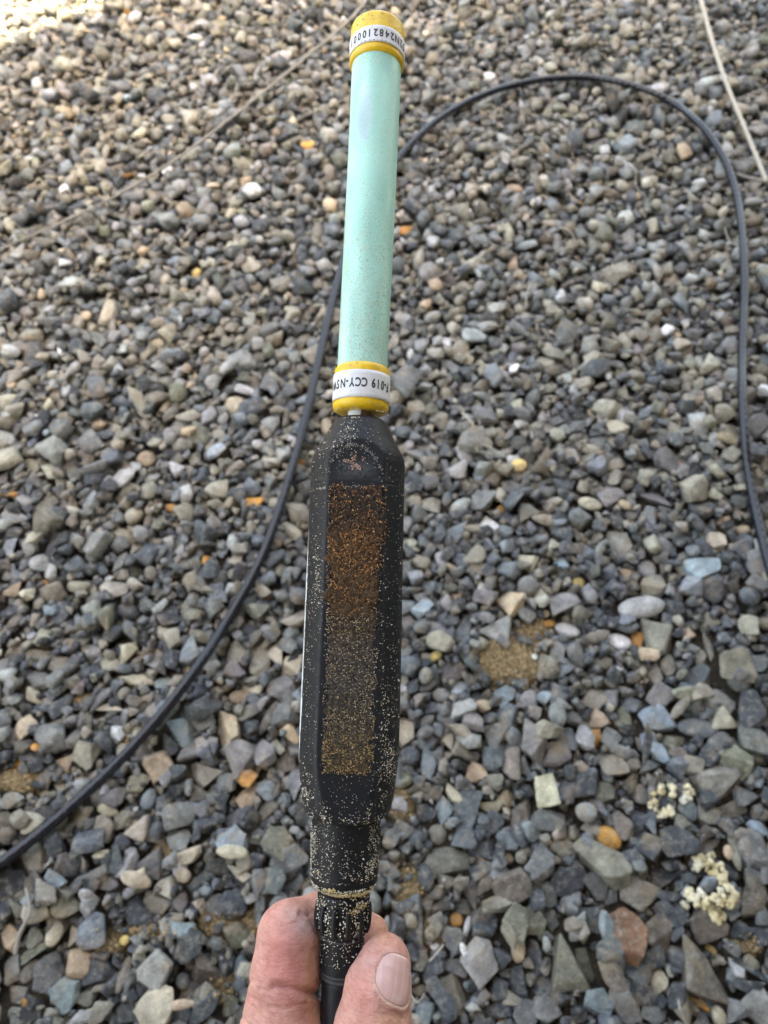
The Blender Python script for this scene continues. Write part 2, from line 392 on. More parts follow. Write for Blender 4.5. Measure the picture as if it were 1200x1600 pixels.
# the stones one can pick out of the photograph: px, py, long px, short px, angle (deg, counter-clockwise from image right), tone, shape
TR = """699 1344 66 46 0 T b|725 1308 42 38 20 B a|756 1359 38 30 10 D a|780 1337 44 17 80 D a|797 1341 18 15 90 E r|800 1387 60 58 0 S a|782 1412 52 24 10 T b
845 1352 50 38 60 G b|890 1380 52 48 20 D a|859 1396 42 25 120 G a|839 1407 35 28 80 D a|740 1396 40 26 70 L b|722 1416 26 24 0 G a|665 1370 42 22 100 D r
635 1415 30 18 15 B a|647 1455 45 38 80 D w|715 1438 22 20 90 O r|733 1449 34 11 78 W r|759 1445 48 40 100 D a|807 1440 48 40 130 V b|834 1440 45 32 120 V b
811 1485 38 20 85 E r|710 1470 40 36 90 G b|725 1485 24 10 110 W r|752 1502 62 50 120 L a|882 1510 96 50 112 T w|837 1492 48 24 95 D a|792 1460 40 18 110 T a
810 1540 56 27 100 D a|782 1550 36 32 60 D a|780 1580 50 28 10 D w|825 1585 40 35 60 G a|857 1577 50 35 145 G a|866 1552 58 34 155 D a|712 1560 66 28 108 T w
685 1555 58 25 115 B a|665 1582 36 30 60 B a|675 1515 36 30 30 D a|658 1500 36 22 70 S a|712 1515 38 28 0 G a|657 1550 32 18 10 V a|895 1444 30 24 0 T b
865 1435 36 20 120 G a|731 1541 14 11 90 A r|681 1480 14 12 0 W r|885 1327 50 26 170 T a|945 1345 92 48 145 T b|953 1309 44 30 140 O r|1015 1324 46 44 0 D b
1060 1318 58 48 165 D a|1116 1321 32 20 10 L a|1137 1332 24 14 100 E r|1147 1330 60 13 100 V r|1171 1332 58 44 100 G a|987 1341 28 27 0 D a|995 1354 20 18 0 G a
1009 1362 40 20 85 V a|1045 1375 54 36 5 K w|935 1385 48 32 110 G a|961 1401 34 20 70 G a|1002 1396 62 42 150 T a|1047 1400 48 14 170 D a|1044 1419 34 30 0 B a
1014 1425 22 16 0 V a|982 1464 86 52 103 R a|1034 1457 54 48 140 S a|946 1444 42 24 95 A b|920 1435 36 30 90 D a|951 1487 56 40 140 G a|1027 1496 46 34 70 D a
1004 1522 40 36 20 B b|951 1520 56 30 125 S a|917 1510 54 25 105 V a|1032 1537 42 26 70 C a|982 1567 70 40 122 L a|940 1567 46 42 150 A a|1007 1557 50 36 140 K a
910 1587 34 30 40 D a|1030 1587 44 36 0 L a|1095 1520 118 64 108 S w|1095 1569 40 13 150 O a|1110 1447 58 52 130 S a|1065 1432 36 30 60 D a|1120 1484 28 11 148 Y r
1176 1505 32 17 145 T r|1169 1520 56 30 130 D w|1160 1542 60 24 170 D w|1185 1570 62 44 140 L a|1150 1580 34 34 0 G b|1160 1457 40 28 120 D a|1191 1460 40 30 90 D b
1179 1407 60 38 70 S a|1174 1375 34 26 80 G a|1196 1367 34 22 80 G a|1147 1367 20 20 0 D r|1052 1552 46 28 70 D a|1196 1432 28 26 0 G a
719 1071 28 20 20 A a|691 1081 26 20 0 L r|792 1082 32 24 30 A a|825 1091 36 30 30 L b|852 1087 26 22 20 A a|792 1114 36 34 60 B b|722 1110 40 20 20 L a
736 1130 32 30 0 P a|722 1146 50 18 145 T w|775 1145 38 34 40 G a|772 1177 42 38 50 B a|799 1189 46 34 80 T b|831 1161 52 36 80 P w|852 1144 38 30 20 T b
885 1157 34 28 110 B a|869 1177 38 38 0 P a|675 1100 30 18 10 B a|667 1122 30 14 40 L a|632 1142 44 30 70 C a|641 1180 28 26 0 D r|672 1190 44 24 85 A a
720 1172 32 30 100 T w|747 1205 34 30 0 E a|774 1222 24 24 0 T a|710 1240 36 16 130 C a|695 1265 44 28 80 A b|730 1257 52 36 70 B a|767 1255 44 22 165 C w
795 1247 24 23 140 E a|817 1267 50 26 75 S b|854 1237 50 34 90 C b|857 1282 54 34 170 G w|664 1270 34 32 60 D w|624 1257 24 22 0 L a|630 1297 30 24 150 G a
685 1302 30 26 80 T r|792 1315 36 20 115 B a|755 1325 38 34 0 D a|812 1310 30 28 0 D a|777 1282 34 24 100 B a|612 1312 30 24 90 G a
946 1031 38 24 15 T a|1025 1051 36 26 115 T b|1097 1052 36 34 0 B a|1146 1047 56 46 115 T a|1182 1037 34 30 40 B b|1050 1035 34 22 90 T b|1089 1082 32 26 10 T a
1035 1087 40 36 140 P a|994 1096 34 30 20 B b|934 1089 36 34 60 T a|957 1090 28 24 100 G a|1129 1095 52 38 0 L a|1175 1112 60 38 85 D a|1061 1106 44 15 50 T r
936 1122 36 30 30 E w|979 1117 34 18 110 V a|1030 1122 48 40 120 A a|1094 1136 62 28 175 B r|932 1151 30 20 100 O w|914 1152 40 28 110 L a|960 1150 34 24 145 L a
1175 1155 58 44 150 G a|1002 1165 62 30 70 D w|1055 1156 38 26 25 V a|1059 1174 32 14 5 S a|1122 1162 38 28 20 G a|1147 1187 54 38 155 V a|959 1195 46 34 170 T a
1019 1196 34 18 5 A w|1031 1175 36 22 130 A a|1087 1195 40 34 120 T b|1061 1200 34 32 100 B b|1107 1186 32 28 140 D a|1127 1222 74 52 10 T b|1112 1247 30 26 0 D b
1005 1237 38 26 120 G a|951 1240 36 36 0 V b|915 1270 32 28 0 L r|915 1227 44 36 60 D a|912 1197 30 18 0 C a|1079 1266 36 28 120 A a|1112 1272 42 32 150 T a
1150 1262 50 26 10 S a|1171 1245 32 24 20 G a|1140 1292 34 34 0 D b|1187 1292 36 18 150 A a|975 1290 46 26 110 S a|1002 1287 40 30 80 D a|1022 1282 32 28 60 B w|1064 1285 24 24 0 V a
144 1020 36 30 150 P a|195 1020 38 34 20 C b|87 1032 32 24 50 T a|54 1018 44 18 10 T a|52 1060 50 30 160 G a|12 1057 26 22 0 L a|49 1085 32 20 145 C a
212 1060 52 18 175 C a|252 1064 26 24 60 A a|165 1110 42 28 160 C w|179 1141 30 26 40 W a|42 1137 40 36 80 E b|80 1152 46 40 90 G a|95 1187 32 28 60 E w
132 1180 42 36 70 T a|57 1168 14 12 0 O r|246 1196 48 48 0 E a|166 1221 32 14 0 V r|141 1242 32 16 100 T r|172 1245 36 32 0 P a|165 1265 30 18 160 C r
226 1247 36 20 65 A r|252 1250 42 24 60 B a|285 1141 52 34 115 A w|262 1120 50 24 45 B a|261 1159 28 22 80 B w|16 1252 32 28 60 L a|61 1239 18 16 0 C r
37 1282 34 30 0 T a|190 1280 32 26 10 V a|87 1225 28 20 160 C w|366 1015 34 28 80 T a|406 1027 52 28 75 T a|434 1015 34 28 60 C w|456 1035 32 32 0 C w
365 1047 34 30 160 P a|391 1071 34 18 165 C w|371 1085 32 20 0 E r|442 1072 44 36 150 P a|354 1135 54 36 110 E a|419 1120 56 14 60 S r|447 1120 38 34 0 G b
380 1182 54 52 40 P b|414 1180 38 34 60 P b|316 1202 44 42 130 T w|386 1215 28 24 40 O b|387 1245 42 32 45 E w|417 1231 30 28 140 A a|446 1190 34 26 40 S a
352 1222 30 28 0 G a|306 1242 30 30 0 T w|346 1250 28 20 90 D a|417 1260 30 26 30 T b|460 1225 50 24 85 G a|370 1272 50 20 25 B a|297 1175 44 20 25 P a
275 1312 42 36 60 L a|365 1312 44 42 0 A a|367 1332 44 20 175 C r|295 1337 46 22 35 C a|435 1315 44 38 60 V a|452 1344 62 42 20 G a|430 1377 36 36 0 B a
335 1355 40 30 20 G a|310 1375 42 22 30 B w|372 1362 36 18 135 C w|237 1355 46 40 30 G w|240 1412 42 32 165 T a|285 1450 34 26 160 A b|362 1415 50 44 60 D b
310 1415 26 24 60 C w|367 1462 44 40 0 V a|297 1477 54 36 60 D a|320 1517 54 46 110 S b|372 1512 38 26 80 A b|372 1540 28 22 80 B a|247 1517 60 56 30 L a
247 1572 74 50 65 C b|287 1567 40 15 8 E r|320 1577 66 24 50 D a|355 1575 32 24 60 V a|335 1412 30 26 60 G a|279 1410 34 20 80 P a|46 1347 46 38 20 T a
105 1350 34 30 90 P b|147 1357 42 30 10 L w|184 1347 52 24 88 B b|160 1335 28 12 15 C r|47 1385 52 34 80 G a|77 1397 42 36 160 T b|92 1377 32 24 150 A a
102 1417 44 32 10 V b|30 1420 34 20 140 V w|162 1382 36 26 10 G b|140 1412 30 24 40 L a|210 1425 52 38 110 D b|115 1460 36 28 20 C w|82 1460 42 22 60 C r
50 1467 36 24 80 V a|12 1467 44 30 90 E b|65 1527 58 52 30 G a|120 1507 46 44 60 E a|152 1522 46 46 0 D b|97 1552 56 42 60 A a|36 1520 42 20 55 T r|10 1517 48 26 80 L a
127 1560 34 28 10 V a|17 1560 32 30 0 G a|50 1487 48 18 25 V a|15 1380 40 40 0 K a|191 1470 16 15 90 Y r|187 1525 60 15 70 T r|215 1375 44 25 160 C r|130 1588 30 20 0 L a
160 1582 34 30 80 T a|192 1587 32 28 0 B a
95 288 26 24 90 W w|395 300 28 22 10 W r|305 417 19 18 90 Y r|285 447 19 17 0 E r|803 405 34 18 85 E b|805 285 26 15 0 E r|632 352 28 14 10 O r|730 322 20 13 10 W r|765 110 20 16 0 W r
960 425 50 26 5 T a|1045 285 58 20 175 L b|965 665 40 30 150 C a|810 730 23 20 0 Y r|785 791 15 14 0 O a|769 814 34 26 160 W a|709 824 38 28 170 A w|225 710 28 26 0 E r
265 788 24 13 165 O r|340 708 32 17 15 A a|133 493 20 16 0 E r|361 629 44 28 10 C b|1000 994 26 20 70 O a|972 997 38 22 160 W r|1032 992 54 42 100 T w|1004 947 66 32 5 L r
1022 912 38 34 10 T b|1095 890 44 36 10 A b|1167 852 40 38 60 D w|1124 842 34 28 130 C a|1175 915 36 32 0 G b|1105 1007 42 36 80 T w|1167 980 36 30 150 T a|969 842 44 36 130 L a
1025 782 46 42 140 P w|954 770 44 38 20 P b|922 787 36 18 165 C r|980 892 26 20 165 E w|1016 882 26 25 0 L r|908 905 18 17 0 Y r|1167 822 23 16 10 E r|1137 806 28 12 30 E r
714 927 18 16 60 E w|824 875 36 24 170 C w|829 800 36 32 0 G w|882 941 44 40 0 P a|782 985 54 38 20 L w|726 980 52 22 80 B b|862 969 20 12 5 O r|891 979 38 20 165 W r
681 1022 20 14 30 Y r|837 1022 11 10 0 W r|825 917 30 28 0 G r|672 912 26 20 150 A a|674 785 34 30 30 T b|720 789 36 16 30 L r|755 782 40 26 10 G a|760 932 40 24 10 P a|660 950 36 24 30 A a|872 1017 38 24 65 L a"""
LIST = []
for row in TR.replace('\n', '|').split('|'):
    a = row.split()
    LIST.append((float(a[0]), float(a[1]), float(a[2]), float(a[3]), float(a[4]), a[5], a[6]))

# 1. a sparse lower layer of small stones
def scatter(n, lo, hi, ybounds=(GY0 + .04, GY1 - .04), limit=None, cand=1, tilt=.35, sandp=.84, hmax=None):
    placed = 0
    sizes = np.clip(np.exp(rng.normal(math.log((lo * hi) ** .5), .32, n)), lo * .7, hi * 1.3) / 2
    CY = rng.uniform(*ybounds, (n, cand)); CX = rng.uniform(-1, 1, (n, cand)) * half_w(CY)
    CI = np.clip(((CX - GX0) / RES).astype(int), 7, NX - 8); CJ = np.clip(((CY - GY0) / RES).astype(int), 7, NY - 8)
    for k in range(n):
        ii, jj = CI[k], CJ[k]
        hg = H[ii, jj] + H[ii - 4, jj] + H[ii + 4, jj] + H[ii, jj - 4] + H[ii, jj + 4]
        q = int(hg.argmin()); hgt, x, y, i, j = float(hg[q]), CX[k, q], CY[k, q], int(ii[q]), int(jj[q])
        if SANDK[i, j] > .25 and rng.random() < sandp * min(1, SANDK[i, j] * 1.15): continue
        if hmax and hgt / 5 > hmax: continue
        L = sizes[k]; a = rng.uniform(.46, .95); h = a * rng.uniform(.45, .95)
        tk = rng.choice(list('GTBLDPVCOWSEA'), p=[.245, .320, .085, .120, .135, .02, .035, .012, .002, .002, .012, .010, .002] if y > .45 else
                        [.240, .195, .150, .050, .285, .02, .035, .005, .002, .001, .010, .005, .002])
        if drop(pick_proto(), (L, L * a, L * h), rng.uniform(0, 6.28), tilt, x, y, tone_rgb(tk, .30) * (.78 if lo < .013 else 1.0), -1, limit): placed += 1  # smallest filler stones toned darker to put shade into the gaps
    return placed
AREA = float((2 * half_w(ys)).sum() * RES)
scatter(int(AREA * 1700), .013, .022)
# 2. the traced stones
order = sorted(range(len(LIST)), key=lambda k: -LIST[k][2] * LIST[k][3])
for k in order:
    px, py, L, W, ang, tk, sh = LIST[k]
    c = G(px, py, .016); ca, sa = math.cos(R(ang)), math.sin(R(ang))
    e1 = G(px + ca * L / 2, py - sa * L / 2, .016) - G(px - ca * L / 2, py + sa * L / 2, .016)
    e2 = G(px - sa * W / 2, py - ca * W / 2, .016) - G(px + sa * W / 2, py + ca * W / 2, .016)
    hl = np.linalg.norm(e1) / 2; d1 = e1 / (2 * hl)
    hw = abs(e2[1] * d1[0] - e2[0] * d1[1]) / 2
    fore = (CAM_H / np.linalg.norm(c - CAM)) ** .5          # part of the apparent depth is the stone's height
    hl *= 1 - (1 - fore) * abs(d1[1]); hw *= 1 - (1 - fore) * abs(d1[0])
    hz = min(hl, hw) * rng.uniform(.55, .8)
    hz = min(hz, .012)
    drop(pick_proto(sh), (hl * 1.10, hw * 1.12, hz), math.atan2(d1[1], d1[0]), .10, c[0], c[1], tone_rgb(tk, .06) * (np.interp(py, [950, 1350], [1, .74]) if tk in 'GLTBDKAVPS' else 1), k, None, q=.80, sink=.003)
# 3. fill in around and above
yn = .62
a_near = float((2 * half_w(ys[ys < yn])).sum() * RES); a_far = AREA - a_near
scatter(int(a_near * 2300), .015, .030, (GY0 + .04, yn), limit=.12, cand=6, tilt=.32, hmax=.032)
scatter(int(a_far * 3900), .0135, .028, (yn, GY1 - .04), limit=.12, cand=6, tilt=.34, hmax=.040)
scatter(int(a_near * 4200), .010, .020, (GY0 + .04, yn), limit=.14, cand=22, tilt=.35, hmax=.022)
scatter(int(a_far * 2600), .009, .018, (yn, GY1 - .04), limit=.10, cand=10, tilt=.35, hmax=.028)
scatter(int(a_near * 5000), .005, .011, (GY0 + .04, yn), limit=.08, cand=20, tilt=.4, hmax=.016, sandp=.6)
# ---- which stones are objects: the traced ones, then the largest in view
cnt = np.bincount(OWN[OWN >= 0].ravel(), minlength=len(STONES)) * RES * RES
def hidden_by_probe(px, py):
    if py < 650: return abs(px - (596 - .0475 * py)) < 46
    if py < 1290: return abs(px - (565 - .0325 * (py - 640))) < 80
    if py < 1400: return abs(px - 539) < 58
    return 375 < px < 645
info = []
for k, s in enumerate(STONES):
    px, py, z = to_px(s[2])
    seen = -12 < px < 1212 and -12 < py < 1612 and not hidden_by_probe(px, py)
    info.append((px, py, z, cnt[k] * (F / z) ** 2 if seen else 0))
single = [k for k, s in enumerate(STONES) if s[4] >= 0 and info[k][3] > 25]
rest = sorted([k for k, s in enumerate(STONES) if s[4] < 0 and info[k][3] > 350], key=lambda k: -info[k][3])
N_SINGLE = 296
single = sorted(single, key=lambda k: -info[k][3])[:N_SINGLE]
single += rest[:max(0, N_SINGLE - len(single))]
single_set = set(single)

# ---- ground: one sheet to the horizon, fine near the camera
def axis(a, b, step):
    core = np.arange(a, b + step / 2, step); out = [core]
    g, d, lo, hi = step, step, [], []
    pos = core[-1]; neg = core[0]
    while pos < 320:
        d *= 1.45; pos += d; neg -= d; hi.append(pos); lo.append(neg)
    return np.concatenate([lo[::-1], core, hi])
gx, gy = axis(-1.0, 1.0, .0075), axis(-.40, 2.0, .0075)
GXX, GYY = np.meshgrid(gx, gy, indexing='ij')
hz = ground_h(GXX, GYY)
fade = np.clip(1 - np.maximum(np.abs(GXX) - .98, 0) * 2, 0, 1) * np.clip(1 - np.maximum(np.abs(GYY - .8) - 1.2, 0) * 2, 0, 1)
gz = hz * fade + (1 - fade) * .016
V = np.stack([GXX, GYY, gz], -1).reshape(-1, 3)
gk = sand_field(GXX, GYY)[1].reshape(-1, 1)
gf = np.maximum(np.clip((np.abs(GXX) - half_w(GYY) + .02) / .04, 0, 1), np.maximum(np.clip((GYY - GY1 + .06) / .04, 0, 1), np.clip((GY0 + .06 - GYY) / .04, 0, 1))).reshape(-1, 1)
gmesh = mesh_np('ground', V, grid_faces(len(gx), len(gy))); vcol(gmesh, np.repeat(np.clip(gk * 1.3, 0, 1), 3, 1)); vcol(gmesh, np.repeat(gf, 3, 1), 'far')
tag(link('ground', gmesh, M_SOIL), kind='structure')

# ---- the joined gravel
Vs, Fs, Cs, base = [], [], [], 0
PV = {}
for i, p in enumerate(PROTOS):
    if p.kind == 'r': PV[(i, 0)] = (p.verts(1), ICO[1][1]); PV[(i, 1)] = (p.verts(2), ICO[2][1])
    else: PV[(i, 0)] = p.hull(0); PV[(i, 1)] = p.hull(.07)
for k, (pi, M, c, tone, tr) in enumerate(STONES):
    if k in single_set: continue
    lv = 1 if (c[1] < .75 and np.linalg.norm(M, axis=0).max() > .0042) else 0
    v, fc = PV[(pi, lv)]
    v = v @ M.T + c
    Vs.append(v); Fs.append(fc + base); Cs.append(np.broadcast_to(tone, v.shape)); base += len(v)
gm = mesh_np('gravel', np.vstack(Vs), np.vstack(Fs), False); vcol(gm, np.vstack(Cs))
tag(link('gravel', gm, M_STONE), 'mixed grey and tan crushed gravel covering the ground', 'gravel', kind='stuff')
print('stones', len(STONES), 'single', len(single), 'gravel tris', len(gm.polygons))

# ---- labels for the single stones
LAND = [('reddish brown pitted rock', 982, 1464), ('long rusty slab', 1095, 1520), ('big yellow crust clump', 1105, 1390), ('small yellow crust clump', 1050, 1245),
        ('amber stone above the long slab', 953, 1309), ('pale wedge shaped rock', 882, 1510), ('peach pebble', 811, 1485), ('orange pebble near the thumb', 715, 1438),
        ('long pale slab', 945, 1345), ('sandy bare patch', 800, 1030), ('thumb tip', 622, 1478), ('bent index finger', 430, 1440), ('yellow orange chip', 932, 1151),
        ('large tan slab', 1127, 1222), ('bright orange chip', 1000, 994), ('white stone by the cable', 179, 1141), ('light blue block', 285, 1450), ('cream slab', 247, 1572),
        ('tan orange oblong stone', 354, 1135), ('apricot stone left of the cable', 225, 710), ('bright white chunky stone', 769, 814), ('yellow pebble beside the twig', 810, 730),
        ('yellow round pebble', 908, 905), ('peach sided boulder', 246, 1196), ('upright cream block', 854, 1237), ('broad grey flat stone', 699, 1344), ('black sleeve', 539, 1330),
        ('small cream yellow pebble', 191, 1470), ('big dark grey rock', 65, 1527), ('striped long pebble', 1004, 947), ('pale straw stalk', 1160, 170), ('upper yellow cap', 591, 60)]
OWNLAB = {(982, 1464): 'reddish brown pitted rock, the largest brown stone at lower right', (1095, 1520): 'long rusty grey slab, the largest rock at the lower right',
          (953, 1309): 'amber orange stone wedged above the left end of a long pale slab', (882, 1510): 'large pale wedge shaped rock pointing down, right of the peach pebble',
          (811, 1485): 'smooth upright peach coloured pebble left of the pale wedge shaped rock', (715, 1438): 'smooth round orange pebble right of the thumb beside a white chip',
          (945, 1345): 'long pale grey tan slab slanting down right under the amber stone', (932, 1151): 'yellow orange chip standing among grey stones on the right',
          (1127, 1222): 'large flat tan slab beside the small yellow crust clump', (1000, 994): 'bright orange chip touching a white pebble at right',
          (179, 1141): 'white chunky stone touching the left side of the black cable', (285, 1450): 'light blue smooth block left of the index finger',
          (247, 1572): 'large flat cream slab at the bottom edge left of the hand', (354, 1135): 'tan orange oblong stone between the black cable and the probe',
          (225, 710): 'apricot round stone alone in grey gravel left of the cable', (769, 814): 'bright white chunky stone below a small orange chip, right of the probe',
          (810, 730): 'yellow round pebble at the lower end of the forked twig', (908, 905): 'yellow round pebble above the right side of the sandy bare patch',
          (246, 1196): 'large rounded boulder with a peach side just right of the black cable', (854, 1237): 'upright cream block above a wide grey stone',
          (699, 1344): 'broad grey flat stone right of the black sleeve', (191, 1470): 'small cream yellow pebble beside the sandy spot at lower left',
          (65, 1527): 'big dark grey rock near the lower left corner', (1004, 947): 'striped long grey pebble lying level above a bright orange chip',
          (95, 288): 'white angular stone high on the left', (395, 300): 'white oval pebble left of the mint tube', (305, 417): 'yellow pebble, upper of two touching pebbles left of the probe',
          (285, 447): 'apricot pebble just under a yellow pebble, left of the probe', (632, 352): 'orange red flat pebble touching the right edge of the mint tube in view',
          (765, 110): 'white pebble just above the arch of the cable at the top', (733, 1449): 'thin upright white shell chip right of the orange pebble',
          (1120, 1484): 'narrow cream yellow pebble beside the top of the long rusty slab', (1095, 1569): 'thin orange chip lying on the foot of the long rusty slab',
          (862, 969): 'small red orange chip above the sandy bare patch', (891, 979): 'white elongated pebble just right of the red orange chip', (972, 997): 'bluish white pebble touching the bright orange chip'}
TN = {'G': 'grey', 'L': 'pale grey', 'T': 'tan grey', 'B': 'bluish grey', 'D': 'dark slate', 'K': 'near black', 'C': 'cream', 'O': 'orange', 'W': 'white', 'R': 'reddish brown',
      'P': 'mauve grey', 'V': 'olive grey', 'Y': 'yellow', 'A': 'light blue grey', 'E': 'peach tan', 'S': 'brownish grey'}
def direction(dx, dy):
    a = math.degrees(math.atan2(-dy, dx)) % 360
    return ['right of', 'up and right of', 'above', 'up and left of', 'left of', 'down and left of', 'below', 'down and right of'][int((a + 22.5) // 45) % 8]
def near_tone(rgb):
    return min(TONES, key=lambda k: sum((math.log(a) - math.log(b)) ** 2 for a, b in zip(TONES[k], rgb)))
used = {}
def stone_label(px, py, tk, asp, area):
    for (x, y), lab in OWNLAB.items():
        if abs(x - px) < 12 and abs(y - py) < 14 and lab not in used: return lab
    shape = 'long' if asp > 1.9 else ('oblong' if asp > 1.35 else 'chunky')
    size = 'big ' if area > 1500 else ('small ' if area < 420 else '')
    ds = sorted((math.hypot(px - x, (py - y)), n, x, y) for n, x, y in LAND if math.hypot(px - x, py - y) > 14)
    head = f'{size}{shape} {TN[tk]} stone'
    opts = []
    for d, n, x, y in ds[:5]:
        opts.append(f"{head} {'just ' if d < 48 else ('close ' if d < 85 else '')}{direction(px - x, py - y)} the {n}")
    for i in range(3):
        for j in range(i + 1, 6):
            (d, n, x, y), (d2, n2, x2, y2) = ds[i], ds[j]
            opts.append(f'{head} {direction(px - x, py - y)} the {n} and {direction(px - x2, py - y2)} the {n2}')
    for o in opts:
        if o not in used and len(o.split()) <= 16: return o
    return f'{head} {direction(px - ds[0][2], py - ds[0][3])} the {ds[0][1]}'
PM = {}
for k in single:
    pi, M, c, tone, tr = STONES[k]
    if pi not in PM:
        if pi < 62: v, fc = PROTOS[pi].hull(.075, 3)
        else: v, fc = PROTOS[pi].verts(3), ICO[3][1]
        PM[pi] = mesh_np('stone', v, fc); PM[pi].set_sharp_from_angle(angle=R(21)); PM[pi].materials.append(M_STONE_ONE)
    o = bpy.data.objects.new('stone', PM[pi]); col.objects.link(o)
    Rm = M / np.linalg.norm(M, axis=0)
    o.matrix_world = Matrix([[*M[0], c[0]], [*M[1], c[1]], [*M[2], c[2]], [0, 0, 0, 1]])
    o.color = (*[float(v) for v in tone], 1)
    px, py, z, area = info[k]
    if tr >= 0:
        asp = LIST[tr][2] / LIST[tr][3]; tk = LIST[tr][5]; lab = stone_label(LIST[tr][0], LIST[tr][1], tk, asp, area)
    else:
        sc = np.linalg.norm(M, axis=0); lab = stone_label(px, py, near_tone(tone), max(sc[0], sc[1]) / min(sc[0], sc[1]), area)
    used[lab] = used.get(lab, 0) + 1
    tag(o, lab, 'stone', 'gravel stones one can pick out')
print('shared labels', [l for l, n in used.items() if n > 1])

def hmap(x, y, r=3):
    i, j = int((x - GX0) / RES), int((y - GY0) / RES)
    if not (r <= i < NX - r and r <= j < NY - r): return .02
    return float(H[i - r:i + r + 1, j - r:j + r + 1].max())

# ------------------------------------------------------------------ loose sand crumbs in the bare patches (nobody could count them)
OCT = np.array([[1, 0, 0], [-1, 0, 0], [0, 1, 0], [0, -1, 0], [0, 0, 1], [0, 0, -1]], float)
OCF = np.array([[0, 2, 4], [2, 1, 4], [1, 3, 4], [3, 0, 4], [2, 0, 5], [1, 2, 5], [3, 1, 5], [0, 3, 5]])
def grains(P, S, C, flat=None):
    """little irregular crystals at points P with sizes S and tones C"""
    n = len(P)
    W = OCT[None] * rng.uniform(.55, 1.25, (n, 6, 1)) + rng.normal(0, .12, (n, 6, 3))
    q = rng.normal(size=(n, 4)); q /= np.linalg.norm(q, axis=1)[:, None]
    a, b, c, d = q.T
    Rm = np.stack([1 - 2 * (c * c + d * d), 2 * (b * c - a * d), 2 * (b * d + a * c), 2 * (b * c + a * d), 1 - 2 * (b * b + d * d), 2 * (c * d - a * b),
                   2 * (b * d - a * c), 2 * (c * d + a * b), 1 - 2 * (b * b + c * c)], 1).reshape(n, 3, 3)
    V = np.einsum('nij,nkj->nki', Rm, W) * np.asarray(S)[:, None, None] + P[:, None]
    Fc = OCF[None] + 6 * np.arange(n)[:, None, None]
    return V.reshape(-1, 3), Fc.reshape(-1, 3), np.repeat(C, 6, 0)
P, S, C = [], [], []
for px, py, rx, ry, hh in SAND:
    n = int(rx * ry * .62)
    for _ in range(n):
        a = rng.random() * 6.28; r = rng.random() ** .6 * 1.15
        g = G(px + rx * r * math.cos(a), py + ry * r * math.sin(a), .012)
        i, j = int((g[0] - GX0) / RES), int((g[1] - GY0) / RES)
        if not (2 < i < NX - 2 and 2 < j < NY - 2) or OWN[i, j] >= 0 and rng.random() < .93: continue
        P.append((g[0], g[1], H[i, j] + .0002)); S.append(rng.uniform(.0005, .0016) * (1.7 if rng.random() < .06 else 1))
        C.append(np.array([.36, .26, .14]) * rng.uniform(.45, 1.35))
V, Fc, Cc = grains(np.array(P), S, np.array(C))
m = mesh_np('sand', V, Fc, False); vcol(m, Cc)
tag(link('sand', m, M_GRAIN), 'coarse brown sand showing in the bare spots between stones', 'sand', kind='stuff')

# ------------------------------------------------------------------ unseen roof, wall and posts, added to shade the gravel and narrow the sky light
t = NT('blocker_painted_steel')
M_BLOCKER = t.out(t.mix((.42, .40, .36), (.36, .34, .30), t.noise(3, 4)), .6, None, .4)
E = G(205, 0, .02); dE = G(205, 0, .02) - G(0, 80, .02); dE[2] = 0; dE /= np.linalg.norm(dE); nE = np.array([dE[1], -dE[0], 0])   # edge of the shade on the ground
HT = 2.55; DIST = HT / math.tan(R(SUN_EL)) / abs(nE @ np.array([math.sin(R(SUN_AZ)), math.cos(R(SUN_AZ)), 0]))
shade_blocker = tag(link('shade_blocker', None), 'unseen open fronted beige steel shelter added to shade the gravel', 'shade_blocker')
wc = E + nE * DIST
def slab(c, ex, ey, z0, z1):
    a = [c - ex - ey, c + ex - ey, c + ex + ey, c - ex + ey]
    return [(*p[:2], z0) for p in a] + [(*p[:2], z1) for p in a], [(3, 2, 1, 0), (4, 5, 6, 7), (0, 1, 5, 4), (1, 2, 6, 5), (2, 3, 7, 6), (3, 0, 4, 7)]
shade_blocker.location = (*(wc + nE * 2)[:2], 0)
blocker_inv = Matrix.Translation(-Vector(shade_blocker.location))
def blocker_part(name, V, Fc):
    m = mesh_np(name, V, Fc, False); m.transform(blocker_inv); return link(name, m, M_BLOCKER, shade_blocker)
L = 6.0
V, Fc = slab(wc + nE * 2.0, dE * L, nE * 2.0, HT, HT + .08); blocker_part('blocker_roof', V, Fc)
V, Fc = slab(wc + nE * 2.6, dE * (L - .1), nE * .05, 0, HT - .004); blocker_part('blocker_wall', V, Fc)
for sgn in (-1, 1):
    V, Fc = slab(wc + nE * .1 + dE * sgn * (L - .2), dE * .06, nE * .06, 0, HT - .004); blocker_part('blocker_post', V, Fc)
for k in range(38):
    V, Fc = slab(wc + dE * (-L + .3 + k * .31) + nE * 2.53, dE * .05, nE * .017, .02, HT - .02)
    blocker_part('rib', V, Fc)

